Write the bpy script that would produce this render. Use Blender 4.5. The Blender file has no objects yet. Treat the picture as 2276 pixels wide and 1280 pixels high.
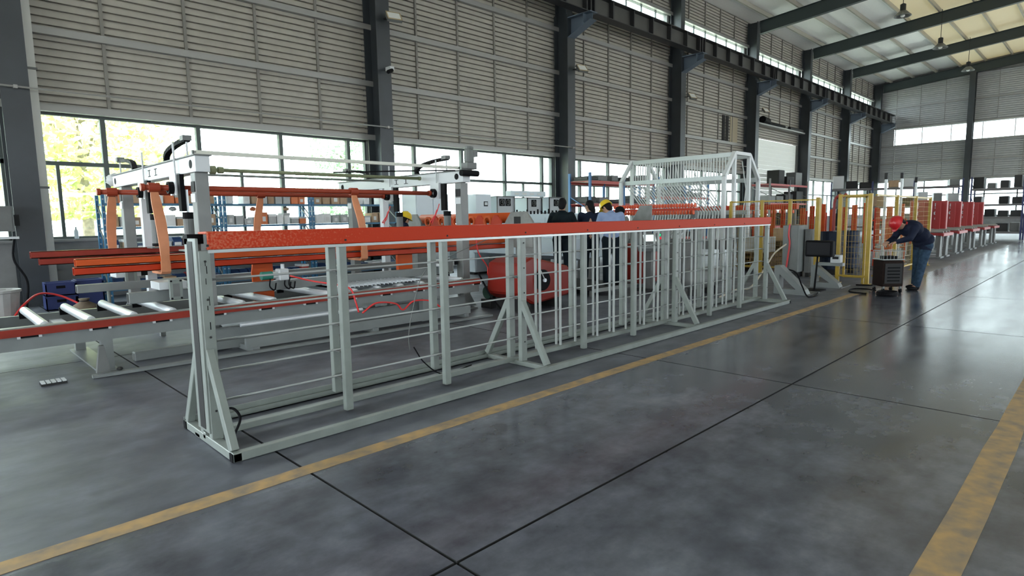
import bpy, bmesh, math, random
from mathutils import Vector, Matrix
random.seed(7)
SC = bpy.context.scene
COL = SC.collection
PI = math.pi

# ------------------------------------------------------------------ camera
cam_d = bpy.data.cameras.new('camera'); CAM = bpy.data.objects.new('camera', cam_d); COL.objects.link(CAM)
F_PX = 1336.59
cam_d.sensor_width = 36.0; cam_d.lens = F_PX / 2276.0 * 36.0
cam_d.clip_start = 0.05; cam_d.clip_end = 400
def cam_axis(px, py):
    return Vector(((px - 1138.0) / F_PX, -(py - 640.0) / F_PX, -1.0)).normalized()
_ax = cam_axis(2495.15, 461.87); _ay = cam_axis(-195.98, 505.65)
_ay = (_ay - _ax * _ax.dot(_ay)).normalized(); _az = _ax.cross(_ay)
ROT = Matrix((_ax, _ay, _az))
CAM.matrix_world = Matrix.Translation((0, 0, 1.5)) @ ROT.to_4x4()
SC.camera = CAM

# ------------------------------------------------------------------ sky, sun, exposure
W = bpy.data.worlds.new('sky'); SC.world = W; W.use_nodes = True
_bg = W.node_tree.nodes['Background']
_bg.inputs[0].default_value = (0.84, 0.93, 1.0, 1); _bg.inputs[1].default_value = 10.5
sun_d = bpy.data.lights.new('sun', 'SUN'); sun_d.energy = 26.0; sun_d.angle = 0.02; sun_d.color = (1.0, 0.95, 0.84)
SUN = bpy.data.objects.new('sun', sun_d); COL.objects.link(SUN)
SUN.rotation_euler = Vector((0.45, 0.75, -0.95)).to_track_quat('-Z', 'Y').to_euler()
SC.view_settings.view_transform = 'Standard'; SC.view_settings.look = 'None'
SC.view_settings.gamma = 1.0; SC.view_settings.exposure = 0.05; SC.view_settings.use_curve_mapping = False
SC.cycles.max_bounces = 10; SC.cycles.diffuse_bounces = 6; SC.cycles.transparent_max_bounces = 12
SC.cycles.sample_clamp_indirect = 8.0

def portal(name, loc, direction, sx, sy):
    """sampling guide for daylight through a real opening (emits nothing itself)"""
    d = bpy.data.lights.new(name, 'AREA'); d.shape = 'RECTANGLE'; d.size = sx; d.size_y = sy
    d.cycles.is_portal = True
    o = bpy.data.objects.new(name, d); COL.objects.link(o); o.location = loc
    dv = Vector(direction)
    z = -dv; y = Vector((0, 0, 1)) if abs(dv.z) < .9 else Vector((0, 1, 0)); x = y.cross(z)
    o.rotation_euler = Matrix((x, y, z)).transposed().to_euler()
portal('window_daylight_left', (26, 15.4, 2.45), (0, -1, 0), 66, 2.5)
portal('clerestory_daylight_left', (26, 15.4, 9.9), (0, -1, 0), 66, 1.1)
portal('window_daylight_right', (3.5, -11.3, 2.75), (0, 1, 0), 28, 1.2)
portal('door_daylight_right_a', (21.1, -11.3, 2.6), (0, 1, 0), 7.4, 5.2)
portal('door_daylight_right_b', (36.8, -11.3, 2.6), (0, 1, 0), 7.4, 5.2)
portal('window_daylight_right_far', (48.8, -11.3, 2.75), (0, 1, 0), 16.5, 1.2)
portal('clerestory_daylight_right', (26, -11.3, 10.1), (0, 1, 0), 66, .7)
portal('window_daylight_end', (57.4, 3.5, 7.4), (-1, 0, 0), 20, 1.2)
portal('window_daylight_end_low', (57.4, 3.5, 2.4), (-1, 0, 0), 20, 2.8)
portal('doorway_daylight_back', (-9.6, 3, 2.1), (1, 0, 0), 12, 4.2)

# ------------------------------------------------------------------ materials
MATS = {}
def mat(name, col, rough=.5, metal=0.0, spec=.5, noise=0.0, nscale=6.0, bump=0.0, bscale=30.0, col2=None, stretch=None, emit=None, estr=0.0, alpha=None):
    if name in MATS: return MATS[name]
    m = bpy.data.materials.new(name); m.use_nodes = True; nt = m.node_tree
    b = nt.nodes['Principled BSDF']
    b.inputs['Base Color'].default_value = (*col, 1); b.inputs['Roughness'].default_value = rough
    b.inputs['Metallic'].default_value = metal; b.inputs['Specular IOR Level'].default_value = spec
    if noise or col2 or bump:
        tc = nt.nodes.new('ShaderNodeTexCoord'); mp = nt.nodes.new('ShaderNodeMapping')
        nt.links.new(tc.outputs['Object'], mp.inputs[0])
        if stretch: mp.inputs['Scale'].default_value = stretch
    if noise or col2:
        n = nt.nodes.new('ShaderNodeTexNoise'); n.inputs['Scale'].default_value = nscale; n.inputs['Detail'].default_value = 5
        nt.links.new(mp.outputs[0], n.inputs['Vector'])
        r = nt.nodes.new('ShaderNodeValToRGB'); r.color_ramp.elements[0].position = .35; r.color_ramp.elements[1].position = .68
        c2 = col2 or tuple(min(1, c * (1 + noise)) for c in col)
        c1 = col if col2 else tuple(c * (1 - noise) for c in col)
        r.color_ramp.elements[0].color = (*c1, 1); r.color_ramp.elements[1].color = (*c2, 1)
        nt.links.new(n.outputs[0], r.inputs[0]); nt.links.new(r.outputs[0], b.inputs['Base Color'])
    if bump:
        n2 = nt.nodes.new('ShaderNodeTexNoise'); n2.inputs['Scale'].default_value = bscale; n2.inputs['Detail'].default_value = 4
        nt.links.new(mp.outputs[0], n2.inputs['Vector'])
        bp = nt.nodes.new('ShaderNodeBump'); bp.inputs['Strength'].default_value = bump; bp.inputs['Distance'].default_value = .02
        nt.links.new(n2.outputs[0], bp.inputs['Height']); nt.links.new(bp.outputs[0], b.inputs['Normal'])
    if emit:
        b.inputs['Emission Color'].default_value = (*emit, 1); b.inputs['Emission Strength'].default_value = estr
    MATS[name] = m; return m

def concrete():
    m = bpy.data.materials.new('polished_concrete'); m.use_nodes = True; nt = m.node_tree; N = nt.nodes; L = nt.links
    b = N['Principled BSDF']
    g = N.new('ShaderNodeNewGeometry')
    def noise(scale, detail, st=None):
        n = N.new('ShaderNodeTexNoise'); n.inputs['Scale'].default_value = scale; n.inputs['Detail'].default_value = detail
        n.inputs['Roughness'].default_value = .62
        mp = N.new('ShaderNodeMapping'); L.new(g.outputs['Position'], mp.inputs[0])
        if st: mp.inputs['Scale'].default_value = st
        L.new(mp.outputs[0], n.inputs['Vector']); return n
    def ramp(src, stops):
        r = N.new('ShaderNodeValToRGB'); L.new(src, r.inputs[0])
        e = r.color_ramp.elements
        e[0].position, e[0].color = stops[0][0], (*stops[0][1], 1); e[1].position, e[1].color = stops[-1][0], (*stops[-1][1], 1)
        for p, c in stops[1:-1]:
            q = e.new(p); q.color = (*c, 1)
        return r
    big = noise(.55, 6); fine = noise(5.0, 8, (1, 1, 1)); streak = noise(1.6, 5, (.35, 1.6, 1)); spots = noise(14, 3)
    a = ramp(big.outputs[0], [(.3, (.072, .078, .094)), (.5, (.098, .105, .124)), (.72, (.135, .143, .163))])
    c = ramp(fine.outputs[0], [(.3, (.62, .62, .64)), (.7, (1.2, 1.2, 1.2))])
    s = ramp(streak.outputs[0], [(.3, (.72, .72, .74)), (.65, (1.1, 1.1, 1.1))])
    d = ramp(spots.outputs[0], [(.2, (.6, .59, .58)), (.3, (1, 1, 1))])
    def mul(x, y, f=1.0):
        q = N.new('ShaderNodeMix'); q.data_type = 'RGBA'; q.blend_type = 'MULTIPLY'; q.inputs[0].default_value = f
        L.new(x, q.inputs[6]); L.new(y, q.inputs[7]); return q.outputs[2]
    o = mul(mul(mul(a.outputs[0], c.outputs[0], .7), s.outputs[0], .8), d.outputs[0], .7)
    scuff = noise(2.2, 9, (1, 1.3, 1)); sr = ramp(scuff.outputs[0], [(.38, (.62, .62, .66)), (.52, (1.0, 1.0, 1.0)), (.68, (1.5, 1.5, 1.52))])
    o = mul(o, sr.outputs[0], .75)
    L.new(o, b.inputs['Base Color'])
    rr = N.new('ShaderNodeMapRange'); L.new(streak.outputs[0], rr.inputs[0])
    rr.inputs[1].default_value = .3; rr.inputs[2].default_value = .75; rr.inputs[3].default_value = .16; rr.inputs[4].default_value = .25
    sx = N.new('ShaderNodeSeparateXYZ'); L.new(g.outputs['Position'], sx.inputs[0])
    wy = N.new('ShaderNodeMapRange'); wy.interpolation_type = 'SMOOTHSTEP'; L.new(sx.outputs[1], wy.inputs[0])
    wy.inputs[1].default_value = 3.1; wy.inputs[2].default_value = 3.6; wy.inputs[3].default_value = 0.0; wy.inputs[4].default_value = 1.0
    rw = N.new('ShaderNodeMapRange'); L.new(fine.outputs[0], rw.inputs[0])          # unpolished work area beside the polished aisle
    rw.inputs[1].default_value = .3; rw.inputs[2].default_value = .7; rw.inputs[3].default_value = .42; rw.inputs[4].default_value = .58
    rx = N.new('ShaderNodeMix'); rx.data_type = 'FLOAT'; L.new(wy.outputs[0], rx.inputs[0]); L.new(rr.outputs[0], rx.inputs[2]); L.new(rw.outputs[0], rx.inputs[3])
    L.new(rx.outputs[0], b.inputs['Roughness'])
    bp = N.new('ShaderNodeBump'); bp.inputs['Strength'].default_value = .02; bp.inputs['Distance'].default_value = .004
    L.new(fine.outputs[0], bp.inputs['Height']); L.new(bp.outputs[0], b.inputs['Normal'])
    b.inputs['Specular IOR Level'].default_value = .6
    MATS['concrete'] = m; return m

def glass_mat():
    m = bpy.data.materials.new('window_glass'); m.use_nodes = True; nt = m.node_tree; N = nt.nodes
    N.remove(N['Principled BSDF'])
    t = N.new('ShaderNodeBsdfTransparent'); t.inputs[0].default_value = (.93, .97, .95, 1)
    g = N.new('ShaderNodeBsdfGlossy'); g.inputs['Roughness'].default_value = .03
    x = N.new('ShaderNodeMixShader'); x.inputs[0].default_value = .06
    nt.links.new(t.outputs[0], x.inputs[1]); nt.links.new(g.outputs[0], x.inputs[2])
    nt.links.new(x.outputs[0], N['Material Output'].inputs[0]); return m

def skylight_mat():
    m = bpy.data.materials.new('fibreglass_skylight'); m.use_nodes = True; nt = m.node_tree; N = nt.nodes
    N.remove(N['Principled BSDF'])
    t = N.new('ShaderNodeBsdfTranslucent'); t.inputs[0].default_value = (.78, .72, .55, 1)
    g = N.new('ShaderNodeBsdfDiffuse'); g.inputs[0].default_value = (.8, .76, .62, 1)
    x = N.new('ShaderNodeMixShader'); x.inputs[0].default_value = .88
    nt.links.new(t.outputs[0], x.inputs[1]); nt.links.new(g.outputs[0], x.inputs[2])
    nt.links.new(x.outputs[0], N['Material Output'].inputs[0]); return m

def door_mat():
    m = bpy.data.materials.new('white_translucent_door'); m.use_nodes = True; nt = m.node_tree; N = nt.nodes
    N.remove(N['Principled BSDF'])
    t = N.new('ShaderNodeBsdfTranslucent'); t.inputs[0].default_value = (.7, .72, .7, 1)
    g = N.new('ShaderNodeBsdfDiffuse'); g.inputs[0].default_value = (.8, .81, .79, 1)
    x = N.new('ShaderNodeMixShader'); x.inputs[0].default_value = .8
    nt.links.new(t.outputs[0], x.inputs[1]); nt.links.new(g.outputs[0], x.inputs[2])
    nt.links.new(x.outputs[0], N['Material Output'].inputs[0]); return m
M_SLAT = door_mat()
M_CONC = concrete(); M_GLASS = glass_mat(); M_SKY = skylight_mat()
M_CLAD = mat('grey_cladding', (.365, .345, .30), .55, .0, .4, noise=.06, nscale=3)
M_CLADE = mat('end_cladding', (.40, .405, .41), .55, .0, .4, noise=.06, nscale=3)
M_GIRT = mat('galvanised_girt', (.30, .295, .28), .45, .3)
M_COLM = mat('slate_column_paint', (.036, .042, .048), .42, 0, .5, noise=.12, nscale=2)
M_CRANE = mat('dark_crane_beam', (.065, .064, .06), .5, noise=.15, nscale=2)
M_RAFT = mat('dark_rafter', (.028, .04, .042), .5)
M_FOIL = mat('roof_foil', (.88, .88, .86), .42, .15, .5, bump=.7, bscale=4, stretch=(.6, 3, 1))
M_BATT = mat('batten_grey', (.20, .19, .17), .6)
M_STIFF = mat('dark_stiffener', (.022, .022, .024), .5)
M_PURL = mat('purlin', (.42, .40, .34), .5, .2)
M_DADO = mat('plaster_dado', (.21, .21, .21), .8, noise=.15, nscale=2)
M_FRAME = mat('window_frame', (.06, .075, .07), .5)
M_SUB = mat('joint_filler', (.012, .012, .012), .9)
M_WHITE = mat('white_paint', (.56, .58, .59), .4)
M_DOOR = mat('white_roller_door', (.84, .85, .82), .5, noise=.03)
M_STEEL = mat('light_grey_green_paint', (.20, .224, .205), .4, 0, .5, noise=.08, nscale=7)
M_STEELB = mat('machine_grey', (.18, .195, .192), .4, 0, .5, noise=.06, nscale=5)
M_GREYD = mat('mid_grey', (.13, .135, .13), .5, noise=.1, nscale=5)
M_ROD = mat('galvanised_rod', (.36, .38, .37), .35, .5)
M_RED = mat('orange_red_paint', (.46, .036, .008), .42, 0, .25, noise=.1, nscale=4)
M_ORANGE = mat('orange_paint', (.56, .085, .015), .45, 0, .25, noise=.08, nscale=4)
M_MAROON = mat('maroon_paint', (.24, .026, .014), .45, 0, .25, noise=.12, nscale=5)
M_BLACK = mat('black_rubber', (.007, .007, .008), .65, 0, .1)
M_DARK = mat('dark_iron', (.03, .03, .03), .6, .1, .2)
M_BLUE = mat('blue_upright', (.04, .19, .36), .45, noise=.1)
M_YEL = mat('yellow_fence', (.40, .265, .018), .45, noise=.1)
M_YLINE = mat('worn_yellow_line', (.42, .27, .115), .65, 0, .3, nscale=9, col2=(.22, .175, .125))
M_LEG = mat('gantry_leg_grey', (.19, .195, .19), .45, noise=.06)
M_ARM = mat('faded_orange', (.60, .24, .12), .5, 0, .3, noise=.08)
M_TUBE = mat('brown_red_tube', (.30, .045, .018), .45, 0, .3)
M_HOSE = mat('red_hose', (.65, .03, .03), .35)
M_CHROME = mat('bright_steel', (.66, .69, .72), .3, .35)

# ------------------------------------------------------------------ mesh builder
class MB:
    def __init__(self): self.v = []; self.f = []
    def box(self, x0, x1, y0, y1, z0, z1):
        i = len(self.v)
        self.v += [(x, y, z) for z in (z0, z1) for y in (y0, y1) for x in (x0, x1)]
        self.f += [tuple(i + k for k in q) for q in ((0, 2, 3, 1), (4, 5, 7, 6), (0, 1, 5, 4), (2, 6, 7, 3), (0, 4, 6, 2), (1, 3, 7, 5))]
        return self
    def bar(self, p, q, w, h, up=(0, 0, 1)):
        p = Vector(p); q = Vector(q); d = (q - p).normalized(); u = Vector(up)
        if abs(d.dot(u)) > .98: u = Vector((1, 0, 0))
        s = d.cross(u).normalized(); u = s.cross(d)
        i = len(self.v)
        for e in (p, q):
            for a, b in ((-1, -1), (1, -1), (1, 1), (-1, 1)):
                self.v.append(tuple(e + s * (a * w / 2) + u * (b * h / 2)))
        self.f += [tuple(i + k for k in t) for t in ((3, 2, 1, 0), (4, 5, 6, 7), (0, 1, 5, 4), (1, 2, 6, 5), (2, 3, 7, 6), (3, 0, 4, 7))]
        return self
    def cyl(self, p, q, r, r2=None, n=10):
        p = Vector(p); q = Vector(q); r2 = r if r2 is None else r2
        d = (q - p).normalized(); u = Vector((0, 0, 1)) if abs(d.z) < .9 else Vector((1, 0, 0))
        s = d.cross(u).normalized(); u = s.cross(d); i = len(self.v)
        for e, rr in ((p, r), (q, r2)):
            for k in range(n):
                a = 2 * PI * k / n; self.v.append(tuple(e + (s * math.cos(a) + u * math.sin(a)) * rr))
        for k in range(n):
            j = (k + 1) % n; self.f.append((i + k, i + j, i + n + j, i + n + k))
        self.f.append(tuple(i + k for k in range(n))[::-1]); self.f.append(tuple(i + n + k for k in range(n)))
        return self
    def tube(self, pts, r, n=6, closed=False):
        pts = [Vector(p) for p in pts]; i = len(self.v); m = len(pts); u = None
        for k, p in enumerate(pts):
            d = (pts[min(k + 1, m - 1)] - pts[max(k - 1, 0)]).normalized()
            if u is None: u = Vector((0, 0, 1)) if abs(d.z) < .9 else Vector((1, 0, 0))
            u = (u - d * u.dot(d)); u = u.normalized() if u.length > 1e-5 else d.orthogonal().normalized()
            s = d.cross(u); rr = r[k] if isinstance(r, (list, tuple)) else r
            for t in range(n):
                a = 2 * PI * t / n; self.v.append(tuple(p + (s * math.cos(a) + u * math.sin(a)) * rr))
        for k in range(m - 1):
            for t in range(n):
                j = (t + 1) % n; self.f.append((i + k * n + t, i + k * n + j, i + (k + 1) * n + j, i + (k + 1) * n + t))
        self.f.append(tuple(i + t for t in range(n))[::-1]); self.f.append(tuple(i + (m - 1) * n + t for t in range(n)))
        return self
    def prism(self, poly, ax, a0, a1):
        i = len(self.v); n = len(poly)
        for a in (a0, a1):
            for u, w in poly:
                self.v.append({'x': (a, u, w), 'y': (u, a, w), 'z': (u, w, a)}[ax])
        self.f.append(tuple(i + k for k in range(n))); self.f.append(tuple(i + n + k for k in range(n))[::-1])
        for k in range(n):
            j = (k + 1) % n; self.f.append((i + k, i + n + k, i + n + j, i + j))
        return self
    def lathe(self, prof, c, n=14, ax='z', cap=True):
        i = len(self.v); c = Vector(c); m = len(prof)
        for r, h in prof:
            for k in range(n):
                a = 2 * PI * k / n; x, y = r * math.cos(a), r * math.sin(a)
                o = {'z': (x, y, h), 'x': (h, x, y), 'y': (x, h, y)}[ax]
                self.v.append(tuple(c + Vector(o)))
        for q in range(m - 1):
            for k in range(n):
                j = (k + 1) % n; self.f.append((i + q * n + k, i + q * n + j, i + (q + 1) * n + j, i + (q + 1) * n + k))
        if cap: self.f.append(tuple(i + k for k in range(n))[::-1]); self.f.append(tuple(i + (m - 1) * n + k for k in range(n)))
        return self
    def ring(self, r0, r1, h0, h1, c, n=14, ax='z'):
        return self.lathe([(r0, h0), (r1, h0), (r1, h1), (r0, h1), (r0, h0)], c, n, ax, False)
    def ell(self, c, rx, ry, rz, nu=12, nv=8, rot=None):
        i = len(self.v); c = Vector(c)
        for a in range(nv + 1):
            t = PI * a / nv
            for k in range(nu):
                p = 2 * PI * k / nu
                o = Vector((rx * math.sin(t) * math.cos(p), ry * math.sin(t) * math.sin(p), rz * math.cos(t)))
                if rot: o = rot @ o
                self.v.append(tuple(c + o))
        for a in range(nv):
            for k in range(nu):
                j = (k + 1) % nu; self.f.append((i + a * nu + k, i + (a + 1) * nu + k, i + (a + 1) * nu + j, i + a * nu + j))
        return self
    def mesh(self, name, m, smooth=False):
        me = bpy.data.meshes.new(name); me.from_pydata(self.v, [], self.f)
        bm = bmesh.new(); bm.from_mesh(me)
        bmesh.ops.remove_doubles(bm, verts=bm.verts, dist=1e-5)
        bmesh.ops.recalc_face_normals(bm, faces=bm.faces); bm.to_mesh(me); bm.free()
        if m: me.materials.append(m)
        if smooth:
            for p in me.polygons: p.use_smooth = True
        return me
    def build(self, name, m, parent=None, smooth=False, bevel=0.0, loc=None):
        o = bpy.data.objects.new(name, self.mesh(name, m, smooth)); COL.objects.link(o)
        if parent: attach(o, parent)
        if bevel:
            b = o.modifiers.new('bevel', 'BEVEL'); b.width = bevel; b.segments = 1; b.limit_method = 'ANGLE'
        return o
def wmat(o):
    m = o.matrix_basis
    return m if o.parent is None else wmat(o.parent) @ o.matrix_parent_inverse @ m
def attach(o, parent):
    """parent while keeping the mesh where its coordinates put it"""
    o.parent = parent; o.matrix_parent_inverse = wmat(parent).inverted()
def tag(o, label=None, cat=None, group=None, kind=None):
    if label: o['label'] = label
    if cat: o['category'] = cat
    if group: o['group'] = group
    if kind: o['kind'] = kind
    return o
def thing(name, loc, label, cat, group=None, kind=None):
    o = bpy.data.objects.new(name, None); o.empty_display_size = .2; COL.objects.link(o); o.location = loc
    return tag(o, label, cat, group, kind)
def inst(src_mesh, name, loc, parent=None, rotz=0, scale=None):
    o = bpy.data.objects.new(name, src_mesh); COL.objects.link(o); o.location = loc; o.rotation_euler = (0, 0, rotz)
    if scale: o.scale = scale
    if parent:
        o.parent = parent; o.matrix_parent_inverse = wmat(parent).inverted()
    return o
def copy_tree(src, loc=None, rotz=None, label=None, parent=None):
    c = src.copy(); COL.objects.link(c)
    if parent: c.parent = parent
    if loc is not None: c.location = loc
    if rotz is not None: c.rotation_euler = (0, 0, rotz)
    if label: c['label'] = label
    for ch in src.children: copy_tree(ch, parent=c)
    return c
def arc(c, r, a0, a1, n, ax='y'):
    out = []
    for k in range(n + 1):
        a = a0 + (a1 - a0) * k / n; u, w = r * math.cos(a), r * math.sin(a)
        out.append({'y': (c[0] + u, c[1], c[2] + w), 'x': (c[0], c[1] + u, c[2] + w), 'z': (c[0] + u, c[1] + w, c[2])}[ax])
    return out
def spline(pts, n=6):
    P = [Vector(p) for p in pts]; P = [2 * P[0] - P[1]] + P + [2 * P[-1] - P[-2]]; out = []
    for i in range(1, len(P) - 2):
        for k in range(n):
            t = k / n; a, b, c, d = P[i - 1:i + 3]
            out.append(.5 * ((2 * b) + (c - a) * t + (2 * a - 5 * b + 4 * c - d) * t * t + (3 * b - a - 3 * c + d) * t ** 3))
    out.append(P[-2]); return out

# ================================================================== THE HALL
XC = [1.55 + 7.83 * k for k in range(8)]          # column line along the left wall
YW, YC = 14.9, 14.2                               # wall face, column front flange
XE = 56.8                                         # end wall
YR = -10.9                                        # right wall (behind the viewer's right)
RIDGE = 2.0
def roofz(y): return 11.75 + .095 * (YW - y) if y >= RIDGE else 11.75 + .095 * (y - YR)

# ---- floor slabs with open joints
floor = MB().box(-10, XE, YR, YW + .1, -.2, -.03).build('floor', M_SUB); tag(floor, kind='structure')
xs = [-9.95, -6.1, -2.27] + [1.56 + 3.83 * k for k in range(15)] + [XE]
ys = [YR, -4.1, 1.95, 8.0, 14.05, YW + .1]
for i in range(len(xs) - 1):
    for j in range(len(ys) - 1):
        g = .007
        x0, x1, y0, y1 = xs[i] + g, xs[i + 1] - g, ys[j] + g, ys[j + 1] - g
        mb = MB(); c = .0015
        b = [(x0, y0), (x1, y0), (x1, y1), (x0, y1)]; t = [(x0 + c, y0 + c), (x1 - c, y0 + c), (x1 - c, y1 - c), (x0 + c, y1 - c)]
        mb.v = [(x, y, -.03) for x, y in b] + [(x, y, -.005) for x, y in b] + [(x, y, 0) for x, y in t]
        mb.f = [(8, 9, 10, 11)] + [(k, (k + 1) % 4, 4 + (k + 1) % 4, 4 + k) for k in range(4)] + [(4 + k, 4 + (k + 1) % 4, 8 + (k + 1) % 4, 8 + k) for k in range(4)]
        o_ = mb.build('concrete_slab', M_CONC, floor); o_.data.materials.append(M_SUB)
        for p_ in o_.data.polygons: p_.material_index = 0 if p_.normal.z > .95 and p_.area > .05 else 1
def floor_line(y0, y1, x0, x1, label):
    mb = MB(); n = 60; up = []; lo = []
    for k in range(n + 1):
        x = x0 + (x1 - x0) * k / n
        up.append((x, y1 + random.uniform(-.006, .004))); lo.append((x, y0 + random.uniform(-.004, .006)))
    for k in range(n): mb.prism([lo[k], lo[k + 1], up[k + 1], up[k]], 'z', .0005, .0025)
    tag(mb.build('floor_line', M_YLINE), label, 'floor line', 'yellow floor lines')
floor_line(3.31, 3.44, -3, 12.3, 'worn yellow line painted on the concrete along the front of the steel rack')
floor_line(.36, .515, -3, 30, 'worn wide yellow line on the concrete running into the bottom right corner')

# ---- cladding panel meshes (deep ribs)
def rib_panel(w, h, name, m, pitch=.145, gap=.046, depth=.09):
    mb = MB(); prof = []; n = max(1, round(h / pitch)); p = h / n
    for k in range(n):
        z = k * p
        prof += [(0, z), (0, z + p - gap), (depth, z + p - gap), (depth, z + p)]
    prof.append((0, h))
    for y, z in prof: mb.v += [(0, y, z), (w, y, z)]
    mb.f = [(2 * k, 2 * k + 1, 2 * k + 3, 2 * k + 2) for k in range(len(prof) - 1)]
    me = bpy.data.meshes.new(name); me.from_pydata(mb.v, [], mb.f); me.materials.append(m); return me
GZ = [3.75, 5.21, 6.7, 8.2, 9.3]
PW = 7.83 / 5
def side_wall(name, y, sgn, xcols, win_label):
    """sgn=+1: wall on the +Y side, interior towards -Y"""
    root = MB()
    d0, d1 = (y + .06, y + .26) if sgn > 0 else (y - .26, y - .06)
    root.box(-10, XE + .3, min(d0, d1), max(d0, d1), 0, 1.2)
    for za, zb in ((3.69, 3.80), (9.24, 9.36), (10.40, 10.52), (11.68, 11.9)): root.box(-10, XE + .3, min(d0, d1), max(d0, d1), za, zb)
    root.box(XE - .5, XE + .3, y, y + .26, 0, 11.9)
    for x in xcols: root.box(x - .2, x + .2, min(d0, d1), max(d0, d1), 0, 11.8)
    w = tag(root.build(name, M_DADO), kind='structure'); return w
wall_left = side_wall('wall_left', YW, 1, XC, '')
pm = [rib_panel(PW, GZ[k + 1] - GZ[k], 'cladding_panel_mesh', M_CLAD) for k in range(4)]
pm_top = rib_panel(PW, 1.25, 'cladding_panel_mesh', M_CLAD)
pm_door = rib_panel(PW, .95, 'cladding_panel_mesh', M_CLAD)
def girt_mesh(L, h=.14, d=.14, name='girt_mesh', m=None):
    return MB().box(0, L, -d, 0, -h / 2, -h / 2 + .012).box(0, L, -d, 0, h / 2 - .012, h / 2).box(0, L, -d, -d + .012, -h / 2, h / 2).mesh(name, m or M_GIRT)
gm = girt_mesh(7.83)
bat = [MB().box(-.03, .03, -.05, 0, 0, GZ[k + 1] - GZ[k] - .06).mesh('batten_mesh', M_BATT) for k in range(4)]
batt = MB().box(-.03, .03, -.05, 0, 0, 1.2).mesh('batten_mesh', M_BATT)
bays = [XC[0] - 7.83] + XC[:7]
for bi, x0 in enumerate(bays):
    for c in range(5):
        if bi == 0 and c < 3: continue
        x = x0 + c * PW
        for k in range(4):
            if bi == 5 and k == 0: continue
            if bi == 5 and k == 1: inst(pm_door, 'cladding_panel', (x, YW, 5.75), wall_left)
            else: inst(pm[k], 'cladding_panel', (x, YW, GZ[k]), wall_left)
            if c and not (bi == 5 and k < 2): inst(bat[k], 'batten', (x, YW, GZ[k] + .03), wall_left)
        inst(pm_top, 'cladding_panel', (x, YW, 10.48), wall_left)
        if c: inst(batt, 'batten', (x, YW, 10.5), wall_left)
    for k in range(5):
        if bi == 5 and k < 2: continue
        inst(gm, 'girt', (x0, YW, GZ[k] + (.02 if k == 0 else 0)), wall_left)
    inst(gm, 'girt', (x0, YW, 10.43), wall_left)

# ---- windows of the left wall: one per bay, panes and mullions as parts
def window_bay(n, x0, x1, mull, lows, z0=1.22, zt=2.72, z1=3.70, y=YW):
    fr = MB(); fr.box(x0, x1, y + .06, y + .16, z0, z0 + .05).box(x0, x1, y + .06, y + .16, z1 - .05, z1)
    fr.box(x0, x1, y + .06, y + .16, zt - .04, zt + .04).box(x0, x0 + .05, y + .06, y + .16, z0, z1).box(x1 - .05, x1, y + .06, y + .16, z0, z1)
    w = tag(fr.build('window_%d' % n, M_FRAME), kind='structure')
    for m in mull: MB().box(m - .045, m + .045, y + .05, y + .17, z0, z1).build('mullion', M_FRAME, w)
    for m in lows: MB().box(m - .03, m + .03, y + .07, y + .14, z0, zt).build('mullion', M_FRAME, w)
    e = [x0] + list(mull) + [x1]
    for a, b in zip(e[:-1], e[1:]):
        MB().box(a + .02, b - .02, y + .11, y + .116, zt + .02, z1 - .02).build('pane', M_GLASS, w)
    e = sorted([x0] + list(mull) + list(lows) + [x1])
    for a, b in zip(e[:-1], e[1:]):
        MB().box(a + .02, b - .02, y + .10, y + .106, z0 + .02, zt - .02).build('pane', M_GLASS, w)
    MB().box(x0, x1, y - .06, y + .2, z0 - .05, z0).build('window_sill', M_DADO, w)
    return w
wn = 0
for bi, x0 in enumerate(bays):
    if bi == 5: continue
    wn += 1; a = x0 + .2; b = x0 + 7.83 - .2
    window_bay(wn, a, b, [x0 + d for d in (1.44, 3.28, 5.2, 7.08)] if bi else [x0 + 4.2, x0 + 6.2], ([x0 + .62, x0 + 4.2] if bi == 1 else [x0 + 2.36, x0 + 6.1]) if bi else [x0 + 5.2])
# clerestory strip
for bi, x0 in enumerate(bays):
    wn += 1
    fr = MB().box(x0, x0 + 7.83, YW + .05, YW + .12, 9.36, 9.40).box(x0, x0 + 7.83, YW + .05, YW + .12, 10.38, 10.42)
    w = tag(fr.build('window_%d' % wn, M_FRAME), kind='structure')
    for c in range(8):
        MB().box(x0 + c * 7.83 / 7 - .02, x0 + c * 7.83 / 7 + .02, YW + .05, YW + .12, 9.38, 10.4).build('mullion', M_FRAME, w)
    for c in range(7):
        MB().box(x0 + c * 7.83 / 7 + .02, x0 + (c + 1) * 7.83 / 7 - .02, YW + .08, YW + .086, 9.4, 10.38).build('pane', M_GLASS, w)
# roller door in the fifth bay
door = tag(MB().box(34.05, 34.2, YW - .08, YW + .1, 0, 5.76).box(40.35, 40.5, YW - .08, YW + .1, 0, 5.76).box(33.0, 34.05, YW, YW + .06, 0, 5.76).build('door_1', M_GREYD), kind='structure')
sl = MB().box(34.2, 40.35, YW + .02, YW + .06, 0, .232).mesh('door_slat_mesh', M_SLAT)
for k in range(24): inst(sl, 'slat', (0, 0, k * .24), door)
for nm_, xa_, xb_, m_ in (('open_slot', 30.2, 30.5, M_SUB), ('open_slot', 30.62, 30.9, M_SUB), ('loose_board', 31.1, 31.95, mat('beige_board', (.36, .31, .22), .7))):
    MB().box(xa_, xb_, YW - .03, YW - .005, 5.3, 6.6).build(nm_, m_, wall_left)
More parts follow.
